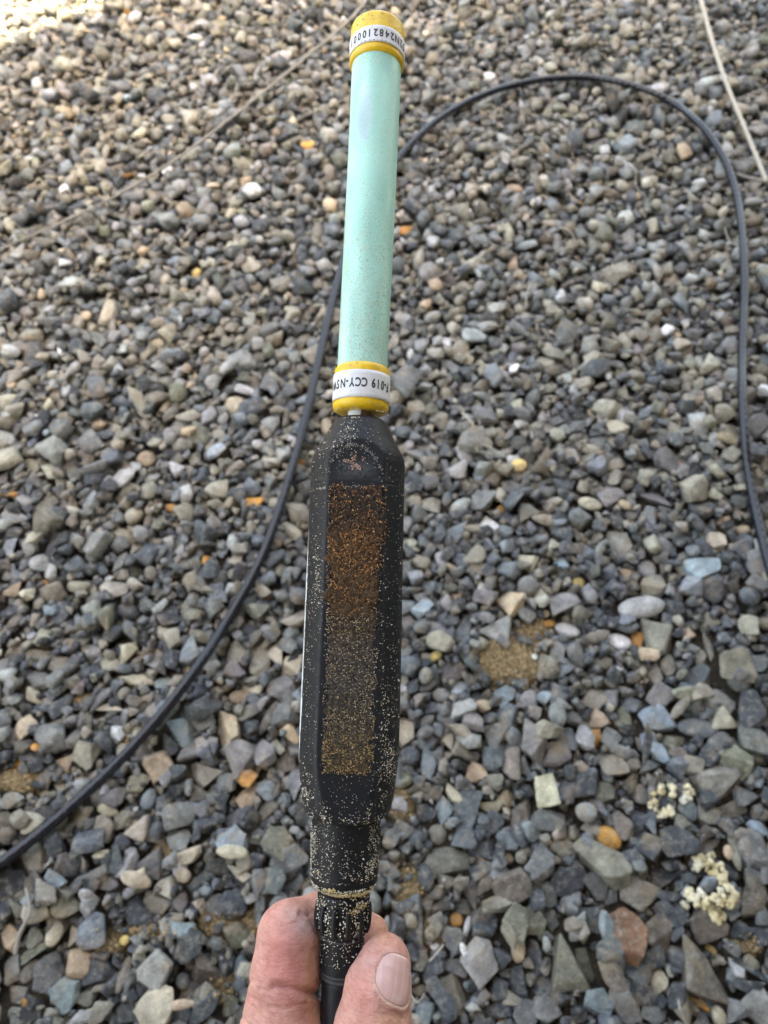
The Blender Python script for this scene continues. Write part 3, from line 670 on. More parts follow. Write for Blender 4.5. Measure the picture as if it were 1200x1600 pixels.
# ------------------------------------------------------------------ the black cable looped on the gravel
t = NT('cable_rubber')
g = t.noise(60, 4, .6)
fl = t.ramp(t.noise(650, 4, .7), [(.58, 0.0), (.70, .55)])  # pale flecks painted in place of glints along the twisted ridges
M_CABLE = t.out(t.mix(t.mix((.003, .0045, .011), (.010, .011, .015), t.ramp(g, [(.45, 0.0), (.75, .6)])), (.12, .125, .13), fl), t.ramp(t.noise(300, 3), [(.3, .14), (.7, .30)]), t.bump(t.noise(900, 3), .25, .0004), .45)
CP = [(-150, 1445), (-70, 1398), (0, 1350), (100, 1270), (200, 1175), (290, 1068), (360, 962), (410, 868), (448, 760), (477, 655), (503, 540), (527, 440), (556, 350), (590, 288), (626, 242), (680, 190), (745, 152), (815, 130),
      (880, 121), (940, 123), (1000, 137), (1055, 163), (1100, 201), (1131, 248), (1151, 305), (1160, 370), (1163, 450), (1160, 540), (1160, 620), (1165, 700), (1176, 775), (1197, 865), (1226, 960), (1262, 1060)]
CR = .0056
P = np.array([G(x, y, .028) for x, y in CP])
path = spline(P, 26)
hz = np.array([hmap(p[0], p[1], 2) for p in path])
ker = np.hanning(37); ker /= ker.sum()
hp = np.max(np.lib.stride_tricks.sliding_window_view(np.pad(hz, 18, 'edge'), 37), axis=1)   # stiff cable: rides on the tallest stones
hp = np.convolve(np.pad(hp, 18, 'edge'), ker, 'valid') + CR * .7
sh = (hp - .028)[:, None] * (CAM - path) / (CAM[2] - .028)      # slide along the sight line to the new height
path = path + sh
V, Fc = tube(path, CR, 20, (.075, .011, 2))
tag(link('cable', mesh_np('cable', V, Fc), M_CABLE), 'long black rubber cable arching in a loop over the gravel', 'cable')

# ------------------------------------------------------------------ dry stalks and twigs on the stones
t = NT('dry_straw')
M_STRAW = t.out(t.mix((.44, .40, .34), (.30, .265, .21), t.noise(120, 4)), .7, t.bump(t.noise(900, 3), .4, .0005), .3)
t = NT('grey_straw')
M_STRAW2 = t.out(t.mix((.29, .27, .24), (.20, .18, .155), t.noise(90, 4)), .75, t.bump(t.noise(900, 3), .4, .0005), .3)
def stalk(name, pts, r0, r1, mat, label, cat, group=None, n=10, bumps=.0):
    P = np.array([G(x, y, h) for x, y, h in pts]); p = spline(P, n)
    p = p + rng.normal(0, bumps, p.shape)
    rr = np.linspace(r0, r1, len(p)) * (1 + .1 * rng.normal(size=len(p)))
    V, Fc = tube(p, rr, 8)
    o = link(name, mesh_np(name, V, Fc), mat)
    return tag(o, label, cat, group)
stalk('straw_stalk', [(1082, -40, .04), (1096, 4, .042), (1112, 62, .043), (1135, 130, .043), (1163, 198, .04), (1184, 250, .038), (1198, 284, .036)], .0040, .0034, M_STRAW, 'thick pale dry straw stalk lying at the top right outside the cable', 'straw')
stalk('dark_twig', [(1150, 272, .034), (1172, 278, .036), (1202, 284, .034), (1235, 280, .03)], .0022, .0032, M_STRAW2, 'short dark twig crossing the lower end of the thick pale straw stalk', 'twig')
stalk('grass_stalk', [(590, -20, .04), (545, 32, .04), (480, 88, .04), (404, 150, .039), (330, 208, .038), (255, 262, .038), (150, 322, .036), (40, 372, .036), (-60, 415, .034)], .0029, .0013, M_STRAW2, 'long thin brown grass stalk running from the top of the probe down left', 'stalk', n=14, bumps=.0004)
tw = tag(link('forked_twig', None), 'small pale forked twig on the gravel right of the lower yellow cap', 'twig')
tw.location = G(750, 690, .03)
for nm, pts, r in (('stem', [(722, 645, .034), (738, 662, .036), (749, 690, .037), (768, 700, .036), (792, 715, .033)], .0013), ('branch', [(749, 690, .037), (744, 700, .036), (752, 706, .034), (788, 708, .034)], .0011), ('branch', [(749, 690, .037), (751, 672, .036), (748, 655, .035)], .0008)):
    V, Fc = tube(spline(np.array([G(*q) for q in pts]), 8), np.linspace(r, r * .5, (len(pts) - 1) * 8 + 1), 7)
    m = mesh_np(nm, V, Fc); m.transform(Matrix.Translation(-Vector(tw.location))); link(nm, m, M_STRAW, tw)
stalk('bent_straw', [(641, 1551, .027), (646, 1561, .029), (653, 1566, .03), (660, 1558, .031), (664, 1552, .030)], .0007, .0004, M_STRAW, 'tiny bent V shaped straw on a stone right of the thumb', 'straw')
stalk('straw_sliver', [(671, 1502, .022), (682, 1490, .026), (693, 1476, .028)], .0007, .0009, M_STRAW, 'short straight straw sliver beside the small white pebble near the thumb', 'straw')
stalk('dark_root', [(24, 1490, .022), (30, 1462, .028), (40, 1440, .031), (46, 1428, .032), (45, 1408, .032), (40, 1388, .03)], .0022, .0012, M_STRAW2, 'thin dark curved root strand near the lower left corner', 'root')
P_, r_ = [], []
Vs, Fs, base = [], [], 0
for k in range(130):                # hair-fine straw bits blown over the far gravel
    y = rng.uniform(.75, 1.75); x = rng.uniform(-1, 1) * half_w(y) * .95; a = rng.random() * 6.28; ln = rng.uniform(.012, .045)
    q = []
    for tt in (-1, -.3, .4, 1):
        xx, yy = x + math.cos(a + tt * .2) * ln * tt, y + math.sin(a + tt * .25) * ln * tt
        q.append((xx, yy, hmap(xx, yy, 2) + .001))
    V, Fc = tube(spline(np.array(q), 4), rng.uniform(.0004, .0009), 5)
    Vs.append(V); Fs += [tuple(i + base for i in f) for f in Fc]; base += len(V)
tag(link('straw_litter', mesh_np('straw_litter', np.vstack(Vs), Fs), M_STRAW), 'hair fine dry straw bits blown over the far gravel', 'straw litter', kind='stuff')

# ------------------------------------------------------------------ crumbly yellow crust clumps
import openvdb as vdb
def surface(fn, lo, hi, vs):      # signed distance function -> mesh
    lo, hi = np.array(lo), np.array(hi); n = np.ceil((hi - lo) / vs).astype(int)
    A = [lo[k] + np.arange(n[k]) * vs for k in range(3)]
    out = np.empty(tuple(n), np.float32)
    for i0 in range(0, n[0], 24):
        X = np.stack(np.meshgrid(A[0][i0:i0 + 24], A[1], A[2], indexing='ij'), -1)
        out[i0:i0 + 24] = fn(X)
    gr = vdb.FloatGrid(1.0); gr.copyFromArray(out)
    pts, q = gr.convertToQuads(isovalue=0.0)
    return pts * vs + lo, q.astype(np.int32)[:, ::-1]
t = NT('yellow_crust')
n = t.noise(160, 6, .7)
c = t.mix(t.ramp(t.noise(45, 4, .6), [(.35, (.62, .49, .25)), (.5, (.70, .61, .40)), (.68, (.76, .73, .62))]), t.ramp(n, [(.3, .6), (.55, 1.0), (.7, 1.15)]), 1.0, 'MULTIPLY')
M_CRUST = t.out(c, .9, t.bump(t.noise(900, 5, .7), .9, .0012, t.bump(n, .6, .003)), .2)
def crust(name, spots, label):
    B = []
    for px, py, r, n in spots:
        for _ in range(int(n * 1.5)):
            a = rng.random() * 6.28; q = rng.random() ** .6 * r * 1.1
            g = G(px + q * math.cos(a), py + q * math.sin(a) * .9, .02)
            B.append((g[0], g[1], hmap(g[0], g[1], 1) + rng.uniform(-.001, .0032), rng.uniform(.0011, .0030)))
    B = np.array(B)
    def fn(X):
        d = np.full(X.shape[:-1], 1.0, np.float32)
        for x, y, z, r in B:
            v = np.sqrt((X[..., 0] - x) ** 2 + (X[..., 1] - y) ** 2 + ((X[..., 2] - z) * 1.9) ** 2) - r
            h = np.clip(.5 + .5 * (d - v) / .0009, 0, 1); d = d * (1 - h) + v * h - .0009 * h * (1 - h)
        return d + .0013 * (vnoise(X * 750) - .5) + .0010 * (vnoise(X * 1700) - .5)
    V, Fc = surface(fn, B[:, :3].min(0) - .005, B[:, :3].max(0) + .005, .00062)
    return tag(link(name, mesh_np(name, V, Fc), M_CRUST), label, 'crust')
crust('crust_clump', [(1090, 1350, 12, 16), (1105, 1345, 10, 12), (1118, 1358, 13, 18), (1128, 1372, 10, 14), (1132, 1384, 8, 8), (1080, 1398, 8, 10), (1078, 1412, 7, 8), (1096, 1404, 14, 18), (1112, 1400, 12, 16),
                      (1120, 1418, 14, 22), (1124, 1434, 10, 12), (1140, 1398, 8, 10), (1136, 1410, 7, 8), (1120, 1335, 6, 6)], 'big pale yellow crumbly crust clump clinging to the stones at right')
crust('crust_clump', [(1040, 1231, 8, 8), (1048, 1238, 6, 5), (1026, 1254, 7, 8), (1036, 1268, 10, 12), (1048, 1266, 7, 8), (1078, 1234, 8, 9), (1073, 1246, 7, 8), (1052, 1230, 5, 4), (1028, 1236, 5, 4)], 'small broken pale yellow crust clump left of the large tan slab')

# ------------------------------------------------------------------ the probe (local frame: Z along the axis to the top, -Y towards the camera)
A0, A1 = cs(533, 1600, .2355), cs(591, 41, .2775)
ax = (A1 - A0) / np.linalg.norm(A1 - A0)
fr = np.array([0, 0, -1.0]); fr -= (fr @ ax) * ax; fr /= np.linalg.norm(fr)
ri = np.cross(ax, -fr); ri = np.cross(fr, ax) if np.cross(fr, ax)[0] > 0 else -np.cross(fr, ax)
def s_at(row, r=0.0):             # axial position whose point (r towards the camera) projects to this photo row
    # (A0y + s*axy + r*fry) * F = (800-row) * (A0z + s*axz + r*frz)
    k = (800 - row) / F
    return (k * (A0[2] + r * fr[2]) - (A0[1] + r * fr[1])) / (ax[1] - k * ax[2])
def z_at(s): return A0[2] + s * ax[2]
CXT = [(41, 591), (200, 584.5), (400, 575), (560, 567), (640, 563.5), (760, 558.5), (1000, 551), (1180, 545), (1330, 539.5), (1425, 536), (1500, 534.5), (1600, 530), (1700, 527)]
_cs = np.array([s_at(r) for r, _ in CXT])[::-1]
_co = np.array([(c - 600) / F * z_at(s_at(r)) - (A0 + s_at(r) * ax)[0] for r, c in CXT])[::-1]
def off(s): return np.interp(s, _cs, _co)
def rad(row, hw): return hw * z_at(s_at(row)) / F
probe = tag(link('probe', None), 'black and mint green cylindrical probe with two yellow caps held upright in the hand', 'probe')
Mc = np.stack([ri, -fr, ax], 1)   # camera-space columns
Mw = np.stack([Mc[0, k] * RIGHT + Mc[1, k] * UP + Mc[2, k] * FWD for k in range(3)], 1)
o_w = c2w(A0)
probe.matrix_world = Matrix([[*Mw[0], o_w[0]], [*Mw[1], o_w[1]], [*Mw[2], o_w[2]], [0, 0, 0, 1]])
def p_part(name, V, Fc, mat, parent=None, smooth=True):
    return link(name, mesh_np(name, V, Fc, smooth), mat, parent or probe)
def ring_pts(s, r, th):           # local point on a round of radius r
    return np.stack([off(s) + r * np.sin(th), -r * np.cos(th), s + 0 * th], -1)
def lathe(rows, ns=72, sub=1, closed=True):
    """rows: (axial s, radius); bevelled outline turned about the axis"""
    S = np.array([q[0] for q in rows]); Rr = np.array([q[1] for q in rows])
    th = np.linspace(-np.pi, np.pi, ns, endpoint=False)
    V = np.stack([ring_pts(s, r, th) for s, r in zip(S, Rr)]).reshape(-1, 3)
    f = [tuple(q) for q in grid_faces(len(S), ns, True)]
    if closed: f += [tuple(range(ns - 1, -1, -1)), tuple(range((len(S) - 1) * ns, len(S) * ns))]
    return V, f
def rounded(s0, s1, r0, r1, b, n=5):   # a turned collar with rounded ends, s0 < s1
    out = []
    for k in range(n + 1):
        a = k / n * math.pi / 2; out.append((s0 + b * (1 - math.sin(a)) if False else s0 + b * (1 - math.cos(a)) , r0 - b + b * math.sin(a)))
    for k in range(n + 1):
        a = math.pi / 2 * (1 - k / n); out.append((s1 - b * (1 - math.cos(a)), r1 - b + b * math.sin(a)))
    return out

t = NT('yellow_plastic')
d = t.ramp(t.noise(700, 4, .7), [(.60, 0.0), (.72, .55)])
c = t.mix(t.mix((.72, .47, .018), (.62, .36, .02), t.ramp(t.noise(160, 5, .7), [(.4, 0.0), (.65, 1.0)])), (.56, .47, .30), d)
c = t.mix(c, (.24, .17, .07), t.ramp(t.noise(1500, 3, .7), [(.68, 0.0), (.78, .45)]))
M_YEL = t.out(c, t.ramp(t.noise(250, 4), [(.3, .28), (.7, .5)]), t.bump(t.noise(600, 4), .15, .0004), .5)
t = NT('mint_plastic')
g = t.math('MULTIPLY', t.ramp(t.noise(1700, 3, .75), [(.50, 0.0), (.66, .95)]), t.attr('grime'))
c = t.mix(t.attr('tone'), (.17, .20, .15), g)
c = t.mix(c, (.40, .44, .34), t.math('MULTIPLY', t.ramp(t.noise(260, 5, .7), [(.45, 0.0), (.7, .5)]), t.attr('grime')))
M_MINT = t.out(c, t.ramp(t.noise(120, 5, .7), [(.35, .30), (.65, .62)]), t.bump(t.noise(500, 4), .2, .0004), .35)
t = NT('label_paper')
M_LABEL = t.out(t.mix((.58, .59, .62), (.42, .38, .31), t.ramp(t.noise(400, 5, .75), [(.56, 0.0), (.74, .65)])), .55, t.bump(t.noise(300, 3), .1, .0003), .4)
t = NT('label_ink')
M_INK = t.out((.025, .027, .035), .6)
t = NT('black_plastic')
c = t.mix(t.attr('tone'), (.09, .085, .075), t.ramp(t.noise(1600, 3, .7), [(.64, 0.0), (.76, .28)]))
M_BLACK = t.out(c, t.ramp(t.noise(400, 3), [(.3, .42), (.7, .62)]), t.bump(t.noise(1500, 3, .6), .5, .0003), .24)
t = NT('black_rubber')
M_RUB = t.out(t.mix((.005, .005, .007), (.012, .012, .013), t.noise(200, 4)), .42, t.bump(t.noise(900, 3), .25, .0003), .22)
t = NT('white_metal'); M_WHITE = t.out((.72, .76, .80), .4)
t = NT('brown_dirt'); M_BRN = t.out(t.mix((.09, .06, .035), (.2, .13, .07), t.noise(800, 4)), .9, t.bump(t.noise(1500, 3), .6, .0005))

def cap(front_top, front_bot, hw, label_rows, rows_mid, bevel):
    r = rad(rows_mid, hw); s1, s0 = s_at(front_top, r), s_at(front_bot, r)
    V, Fc = lathe(rounded(s0, s1, r * 1.005, r, bevel)); o = p_part('end_cap', V, Fc, M_YEL)
    l1, l0 = s_at(label_rows[0], r), s_at(label_rows[1], r); rl = r + .00018
    ss = np.linspace(l0, l1, 9)
    th = np.linspace(-np.pi * .93, np.pi * .93, 90)
    V = np.stack([ring_pts(s, rl + .00006 * np.sin(th * 3 + s * 900), th + .25) for s in ss]).reshape(-1, 3)
    f = [tuple(q) for q in grid_faces(9, 90)]
    lab = p_part('label_sticker', V, f, M_LABEL); sm = lab.modifiers.new('thickness', 'SOLIDIFY'); sm.thickness = .00012; sm.offset = 1
    return r, lab
GLY = {}
def glyph(ch):
    if ch not in GLY:
        fc = bpy.data.curves.new('text', 'FONT'); fc.body = ch; fc.size = 1.0; fc.align_x = 'CENTER'; fc.offset = .030; fc.resolution_u = 4
        o = bpy.data.objects.new('text', fc); col.objects.link(o)
        dg = bpy.context.evaluated_depsgraph_get(); m = bpy.data.meshes.new_from_object(o.evaluated_get(dg))
        V = np.array([v.co[:] for v in m.vertices]); Fc = [tuple(p.vertices) for p in m.polygons]
        V[:, 0] -= (V[:, 0].min() + V[:, 0].max()) / 2
        bpy.data.objects.remove(o); bpy.data.curves.remove(fc); bpy.data.meshes.remove(m); GLY[ch] = (V, Fc)
    return GLY[ch]
def letters(chars, cx, hw, row, r, height, squeeze, parent, extra=None):
    """chars: (character, photo x); the writing stands upside down on the band"""
    s0 = s_at(row, r); Vs, Fs, b = [], [], 0
    for ch, px in chars:
        V, Fc = glyph(ch); sz = height / .70
        th = math.asin(max(-.995, min(.995, (px - cx) / hw))) - V[:, 0] * sz * squeeze / r
        s = s0 + height * .5 - V[:, 1] * sz
        Vs.append(np.stack([off(s) + (r + .0004) * np.sin(th), -(r + .0004) * np.cos(th), s], -1)); Fs += [tuple(i + b for i in f[::1]) for f in Fc]; b += len(V)
    if extra:
        for px, w in extra[1]:
            th0 = math.asin((px - cx) / hw); s = s_at(extra[0], r)
            q = [(th0, s), (th0 + w / hw, s), (th0 + w / hw, s + .00025), (th0, s + .00025)]
            Vs.append(np.array([[off(b_) + (r + .0004) * math.sin(a_), -(r + .0004) * math.cos(a_), b_] for a_, b_ in q])); Fs.append((b, b + 1, b + 2, b + 3)); b += 4
    return p_part('lettering', np.vstack(Vs), Fs, M_INK, parent, False)
rc, lab = cap(12, 77, 42, (39.5, 65), 62, .0018)
letters(list(zip('100012842N20', [553.7, 558.9, 565.2, 572.8, 580.2, 589.4, 597.7, 606.2, 613.6, 620.6, 626.6, 630.2])), 591, 42, 52, rc, .0029, .72, lab,
        (63.5, [(568, 2), (573, 3), (580, 2), (586, 2.5), (592, 1), (597, 3), (603, 3), (610, 1.5)]))
rc2, lab2 = cap(561, 634.5, 43.3, (577, 620), 605, .0022)
letters(list(zip('WSN-YCC910-F', [524.4, 530.2, 537.6, 544, 551, 560.2, 569.4, 582.6, 589.4, 595.6, 599.3, 602.6])), 563.8, 43.3, 597.5, rc2, .0031, .66, lab2)
# mint tube
n, ns = 130, 96
ss = np.linspace(s_at(600), s_at(70), n); th = np.linspace(-np.pi, np.pi, ns, endpoint=False)
rt = np.interp(ss, [s_at(600), s_at(70)], [rad(600, 39.0), rad(70, 38.3)])
V = np.stack([ring_pts(s, r, th) for s, r in zip(ss, rt)]).reshape(-1, 3)
cc = np.broadcast_to(np.array([.30, .60, .525]), (len(V), 3)).copy()
rows = np.interp(V[:, 2], [s_at(600), s_at(70)], [600, 70]); ang = np.tile(th, n)
nz = vnoise(np.stack([ang * 3, rows / 30, ang * 0], -1))
worn = np.clip(1.6 - (((ang + .42) / .33) ** 2 + ((rows - 203) / 44) ** 2) * (.8 + .5 * nz), 0, .6)[:, None] * 1.0   # a pale rubbed patch
worn = np.where(worn > .15, worn, worn * .3)
cc = cc * (1 - worn) + np.array([.42, .53, .62]) * worn
pale = np.clip((rows - 330) / 260, 0, 1)[:, None] * .35 * (nz[:, None] + .4)
cc = cc * (1 - pale) + np.array([.42, .60, .53]) * pale
fn_ = vnoise(np.stack([ang * 9, rows / 9, ang * 0 + 20], -1)) * .6 + vnoise(np.stack([ang * 22, rows / 4, ang * 0 + 30], -1)) * .4
gr = np.clip(np.interp(rows, [70, 100, 140, 300, 420, 520, 600], [1.0, .8, .3, .35, .75, .95, 1.1]) * (fn_ * 2.2 - .3), 0, 1)
blot = (vnoise(np.stack([ang * 2.2, rows / 55, ang * 0 + 40], -1)) - .5)[:, None]
cc = cc * (1 + .34 * blot + .10 * (fn_[:, None] - .5)) + np.clip(blot, 0, 1) * np.array([.10, .03, .05])
f = [tuple(q) for q in grid_faces(n, ns, True)]
m = mesh_np('tube', V, f); vcol(m, cc); vcol(m, np.repeat(gr[:, None], 3, 1), 'grime'); tube_o = link('tube', m, M_MINT, probe)
# neck between cap and housing
V, Fc = lathe([(s_at(672), rad(650, 21)), (s_at(625), rad(650, 21))], 40); p_part('neck', V, Fc, M_BRN)
rn = rad(648, 21.8); th = np.linspace(-1.05, .10, 12)
V = np.stack([ring_pts(s, rn, th) for s in np.linspace(s_at(668), s_at(632), 5)]).reshape(-1, 3)
o = p_part('neck_plate', V, [tuple(q) for q in grid_faces(5, 12)], M_WHITE); sm = o.modifiers.new('thickness', 'SOLIDIFY'); sm.thickness = .0006

# sensor housing: a turned body with a flat milled on the front
HP = [(655.5, 26), (656.5, 33), (658.5, 37.5), (661, 41), (673, 47.5), (690, 56), (705, 65), (713, 69.5), (719, 71.8), (727, 73), (762, 73.4), (763.5, 72.9), (765, 73.6), (850, 74.2), (950, 75.6), (1060, 77), (1150, 77.9), (1183, 77.6), (1205, 76), (1225, 73.8), (1245, 71.4), (1258, 69), (1266, 65.5), (1271, 60), (1273, 52)]
hs = np.array([s_at(r) for r, _ in HP])[::-1]; hr = np.array([rad(r, w) for r, w in HP])[::-1]
DF = rad(950, 75.5) * math.cos(math.asin(.575))      # distance of the flat from the axis
def r_body(s): return np.interp(s, hs, hr)
def r_flat(s, th):
    r = r_body(s); c = np.cos(th)
    lim = np.where(c > .2, (DF * (1 + .00 * s)) / np.maximum(c, .2), 9.0)
    k = .00035
    h = np.clip(.5 + .5 * (lim - r) / k, 0, 1)
    return lim * (1 - h) + r * h - k * h * (1 - h)
n, ns = 340, 260
ss = np.linspace(hs[0], hs[-1], n); ss = np.unique(np.concatenate([ss, hs])); n = len(ss)
tb = np.linspace(-1, 1, ns, endpoint=False); th = np.pi * (tb * .45 + .55 * tb ** 3)     # finer in front
SS, TH = np.meshgrid(ss, th, indexing='ij'); RR = r_flat(SS, TH)
V = np.stack([off(SS) + RR * np.sin(TH), -RR * np.cos(TH), SS], -1).reshape(-1, 3)
f = [tuple(q) for q in grid_faces(n, ns, True)] + [tuple(range(ns - 1, -1, -1)), tuple(range((n - 1) * ns, n * ns))]
m = mesh_np('sensor_housing', V, f)
rows = np.interp(V[:, 2], [s_at(1273), s_at(655.5)], [1273, 655.5]); ang = np.tile(th, n)
cc = np.broadcast_to(np.array([.0060, .0070, .0100]), (len(V), 3)).copy()
nz = vnoise(np.stack([ang * 10, rows / 6, ang * 0 + 3], -1)); nz2 = vnoise(np.stack([ang * 40, rows / 2.2, ang * 0 + 9], -1))
strip = (np.abs(ang + 1.36 - .05 * (nz - .5)) < np.interp(rows, [840, 900, 1120, 1200], [0, .085, .12, 0])).astype(float) * np.clip(.55 + nz * .6, 0, 1)   # bright edge reflection painted as a pale strip down the left side
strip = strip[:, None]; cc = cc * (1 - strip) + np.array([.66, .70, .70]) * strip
smear = np.clip(1 - ((rows - 748) / 15) ** 2, 0, 1) * np.clip(1 - (ang / .5) ** 2, 0, 1) * (nz2 > .35) * .35
cc = cc * (1 - smear[:, None]) + np.array([.14, .16, .17]) * smear[:, None]
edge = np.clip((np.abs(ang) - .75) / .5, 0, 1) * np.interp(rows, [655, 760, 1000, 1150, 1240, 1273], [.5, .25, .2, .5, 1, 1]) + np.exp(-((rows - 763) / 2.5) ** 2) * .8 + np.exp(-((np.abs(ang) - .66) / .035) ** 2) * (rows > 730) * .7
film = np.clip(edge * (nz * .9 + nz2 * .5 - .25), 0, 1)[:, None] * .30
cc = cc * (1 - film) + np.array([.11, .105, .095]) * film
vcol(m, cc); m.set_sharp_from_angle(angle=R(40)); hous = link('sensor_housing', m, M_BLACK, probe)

def front_pt(px, py, lift=0.0, body=True):   # photo pixel -> point on the front of the housing / sleeve
    s = s_at(py, float(r_any(s_at(py))) * .9); r = r_any(s)
    c = 600 + F * ((A0 + s * ax)[0] + off(s)) / z_at(s)
    k = np.clip((px - c) / (r * F / (z_at(s) - .3 * r)), -.985, .985); a = np.arcsin(k)
    if body and hs[0] < s < hs[-1] and abs(px - c) < 44:
        a = np.arctan2((px - c) / F * (z_at(s) - DF), DF)
    rr = (r_flat(s, a) if hs[0] < s < hs[-1] else r) + lift
    return np.array([off(s) + rr * np.sin(a), -rr * np.cos(a), s])
LOW = [(1268, 54), (1300, 54.6), (1345, 53.2), (1372, 51.5), (1380, 48), (1384, 42), (1400, 41.5), (1403, 39), (1452, 39), (1456, 35.5), (1506, 34.4), (1512, 33.2), (1530, 32.4), (1700, 31.5)]
ls = np.array([s_at(r) for r, _ in LOW])[::-1]; lr = np.array([rad(r, w) for r, w in LOW])[::-1]
def r_any(s): return np.interp(s, hs, hr) if s > s_at(1271) else np.interp(s, ls, lr)
# rust-brown sediment caked on the flat
nu, nv = 44, 190
pts = []
for i, v in enumerate(np.linspace(0, 1, nv)):
    row = 757 + v * 455
    for j, u in enumerate(np.linspace(0, 1, nu)):
        e = (8.0 * (vnoise(np.array([[row / 8, 4.0 * (u > .5), 3.0]]))[0] - .5) + 9.0 * (vnoise(np.array([[row / 30, 4.0 * (u > .5), 13.0]]))[0] - .5)) * (1 if u > .5 else -1)
        left = np.interp(row, [757, 900, 1212], [517, 515, 506]); right = np.interp(row, [757, 800, 900, 1212], [601, 603, 596, 583])
        px = left + (right - left) * u + e * abs(u - .5) * 2
        py = row + (8 * (vnoise(np.array([[px / 7, 1.0, 8.0]]))[0] - .5)) * (1 if v > .9 or v < .03 else 0)
        ed = min(u, 1 - u) * nu / 2.5; ed2 = min(v, 1 - v) * nv / 3
        lift = .0009 * min(1, ed, ed2) * (.2 + 1.1 * vnoise(np.array([[px / 4, py / 4, 2.0]]))[0]) * (1 if v < .5 else .6) - .0002
        pts.append(front_pt(px, py, lift))
pts = np.array(pts)
fl = pts[:, 1]
m = mesh_np('sediment_patch', pts, [tuple(q)[::-1] for q in grid_faces(nv, nu)])
t = NT('rusty_sediment')
z = t.n('ShaderNodeSeparateXYZ'); tc = t.n('ShaderNodeTexCoord'); t.l(tc.outputs['Object'], z.inputs[0])
zf = t.math('MULTIPLY', t.math('SUBTRACT', z.outputs[2], s_at(1212)), 1.0 / (s_at(757) - s_at(1212)))
zf = t.math('ADD', zf, t.math('MULTIPLY', t.math('SUBTRACT', t.noise(90, 4), .5), .25))
band = t.ramp(zf, [(0, (.13, .085, .036)), (.10, (.075, .054, .032)), (.36, (.078, .068, .058)), (.55, (.085, .052, .027)), (.76, (.14, .068, .025)), (.88, (.055, .034, .022)), (1.0, (.034, .024, .018))])
c = t.mix(band, t.ramp(t.noise(1500, 3, .7), [(.35, .15), (.52, .6), (.7, 1.5)]), 1.0, 'MULTIPLY')
M_RUST = t.out(c, .85, t.bump(t.noise(1300, 4, .7), 1.0, .0008), .3)
m.materials.append(M_RUST); link('sediment_patch', m, None, probe)

# lower parts: sleeve, ring, coupling nut with ribs, gland, cable tail
b = .0007
def turned(name, rows, mat=M_RUB, sharp=30):
    V, Fc = lathe([(s_at(r), rad(r, w)) for r, w in rows][::-1]); m = mesh_np(name, V, Fc); m.set_sharp_from_angle(angle=R(sharp))
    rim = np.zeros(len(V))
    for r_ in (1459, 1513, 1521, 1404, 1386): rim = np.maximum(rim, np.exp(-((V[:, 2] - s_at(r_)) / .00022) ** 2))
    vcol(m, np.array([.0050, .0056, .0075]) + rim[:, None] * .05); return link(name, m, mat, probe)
turned('sleeve', [(1262, 53.2), (1300, 54.4), (1345, 53.2), (1366, 52.4), (1373, 51.2), (1378, 48.5), (1381, 44), (1382, 38)], M_BLACK)
turned('retaining_ring', [(1378, 38), (1379, 41.5), (1386, 42.2), (1388, 40), (1391, 38.5), (1394, 40.5), (1399, 41), (1402, 38), (1403, 34)])
nut = turned('coupling_nut', [(1399, 33), (1400, 36.6), (1404, 38), (1410, 38.6), (1430, 38.4), (1444, 37.6), (1449, 36), (1455, 34.5), (1456, 30)])
for k in range(12):
    a0 = -2.9 + k * 2 * math.pi / 12
    rows_ = np.linspace(1405, 1450, 8); pr = []
    for i, r in enumerate(rows_):
        base_r = rad(r, 38.0); ht = .0017 * math.sin(math.pi * min(1, max(0, (i + .35) / 7.7))) ** .4
        for da, hh in ((-.115, -.0004), (-.085, ht * .8), (-.04, ht), (.04, ht), (.085, ht * .8), (.115, -.0004)):
            a = a0 + da; q = base_r + hh; pr.append((off(s_at(r)) + q * math.sin(a), -q * math.cos(a), s_at(r)))
    fc = [tuple(q)[::-1] for q in grid_faces(8, 6)]
    o = link('rib', mesh_np('rib', pr, fc), M_RUB, nut)
turned('cable_gland', [(1452, 32), (1453, 34.5), (1456, 35.2), (1459, 35), (1461, 34), (1500, 33.6), (1507, 33.8), (1511, 33.4), (1513, 32.6), (1516, 33.2), (1521, 33), (1524, 32), (1525, 29)], M_BLACK)
q = []
for s in np.linspace(s_at(1520), s_at(1720), 14): q.append((off(s), 0, s))
q = np.array(q); base_p = q[-1]
ext = np.array([base_p + (0, .004 * k - .0016 * k * k, -.016 * k) for k in range(1, 16)])
path = np.vstack([q, ext]); rr = np.concatenate([np.full(14, rad(1560, 30.6)), np.linspace(rad(1560, 30.6), .0056, 4), np.full(11, .0056)])
V, Fc = tube(path, rr, 28); p_part('cable_tail', V, Fc, M_RUB)

# sand grains stuck to the probe
GP, GS, GC = [], [], []
SANDC = np.array([[.62, .56, .44], [.70, .68, .62], [.55, .45, .29], [.66, .60, .50]])
def stick(px, py, size, tone=None, jit=.25):
    if vnoise(np.array([[px / 5, py / 6, 1.5]]))[0] < .40: return
    GP.append(front_pt(px, py, size * .25)); GS.append(size)
    c = SANDC[rng.integers(4)] if tone is None else np.array(tone)
    GC.append(np.clip(c * rng.uniform(1 - jit, 1 + jit), .01, .9))
def edge_px(py):
    s = s_at(py, float(r_any(s_at(py))) * .9)
    c = 600 + F * ((A0 + s * ax)[0] + off(s)) / z_at(s); w = float(r_any(s)) * F / z_at(s)
    return c, w
for _ in range(1300):              # fine dust everywhere
    py = rng.uniform(656, 1380); c, w = edge_px(py); stick(c + w * rng.uniform(-.97, .97), py, abs(rng.normal(.00007, .00004)) + .00005)
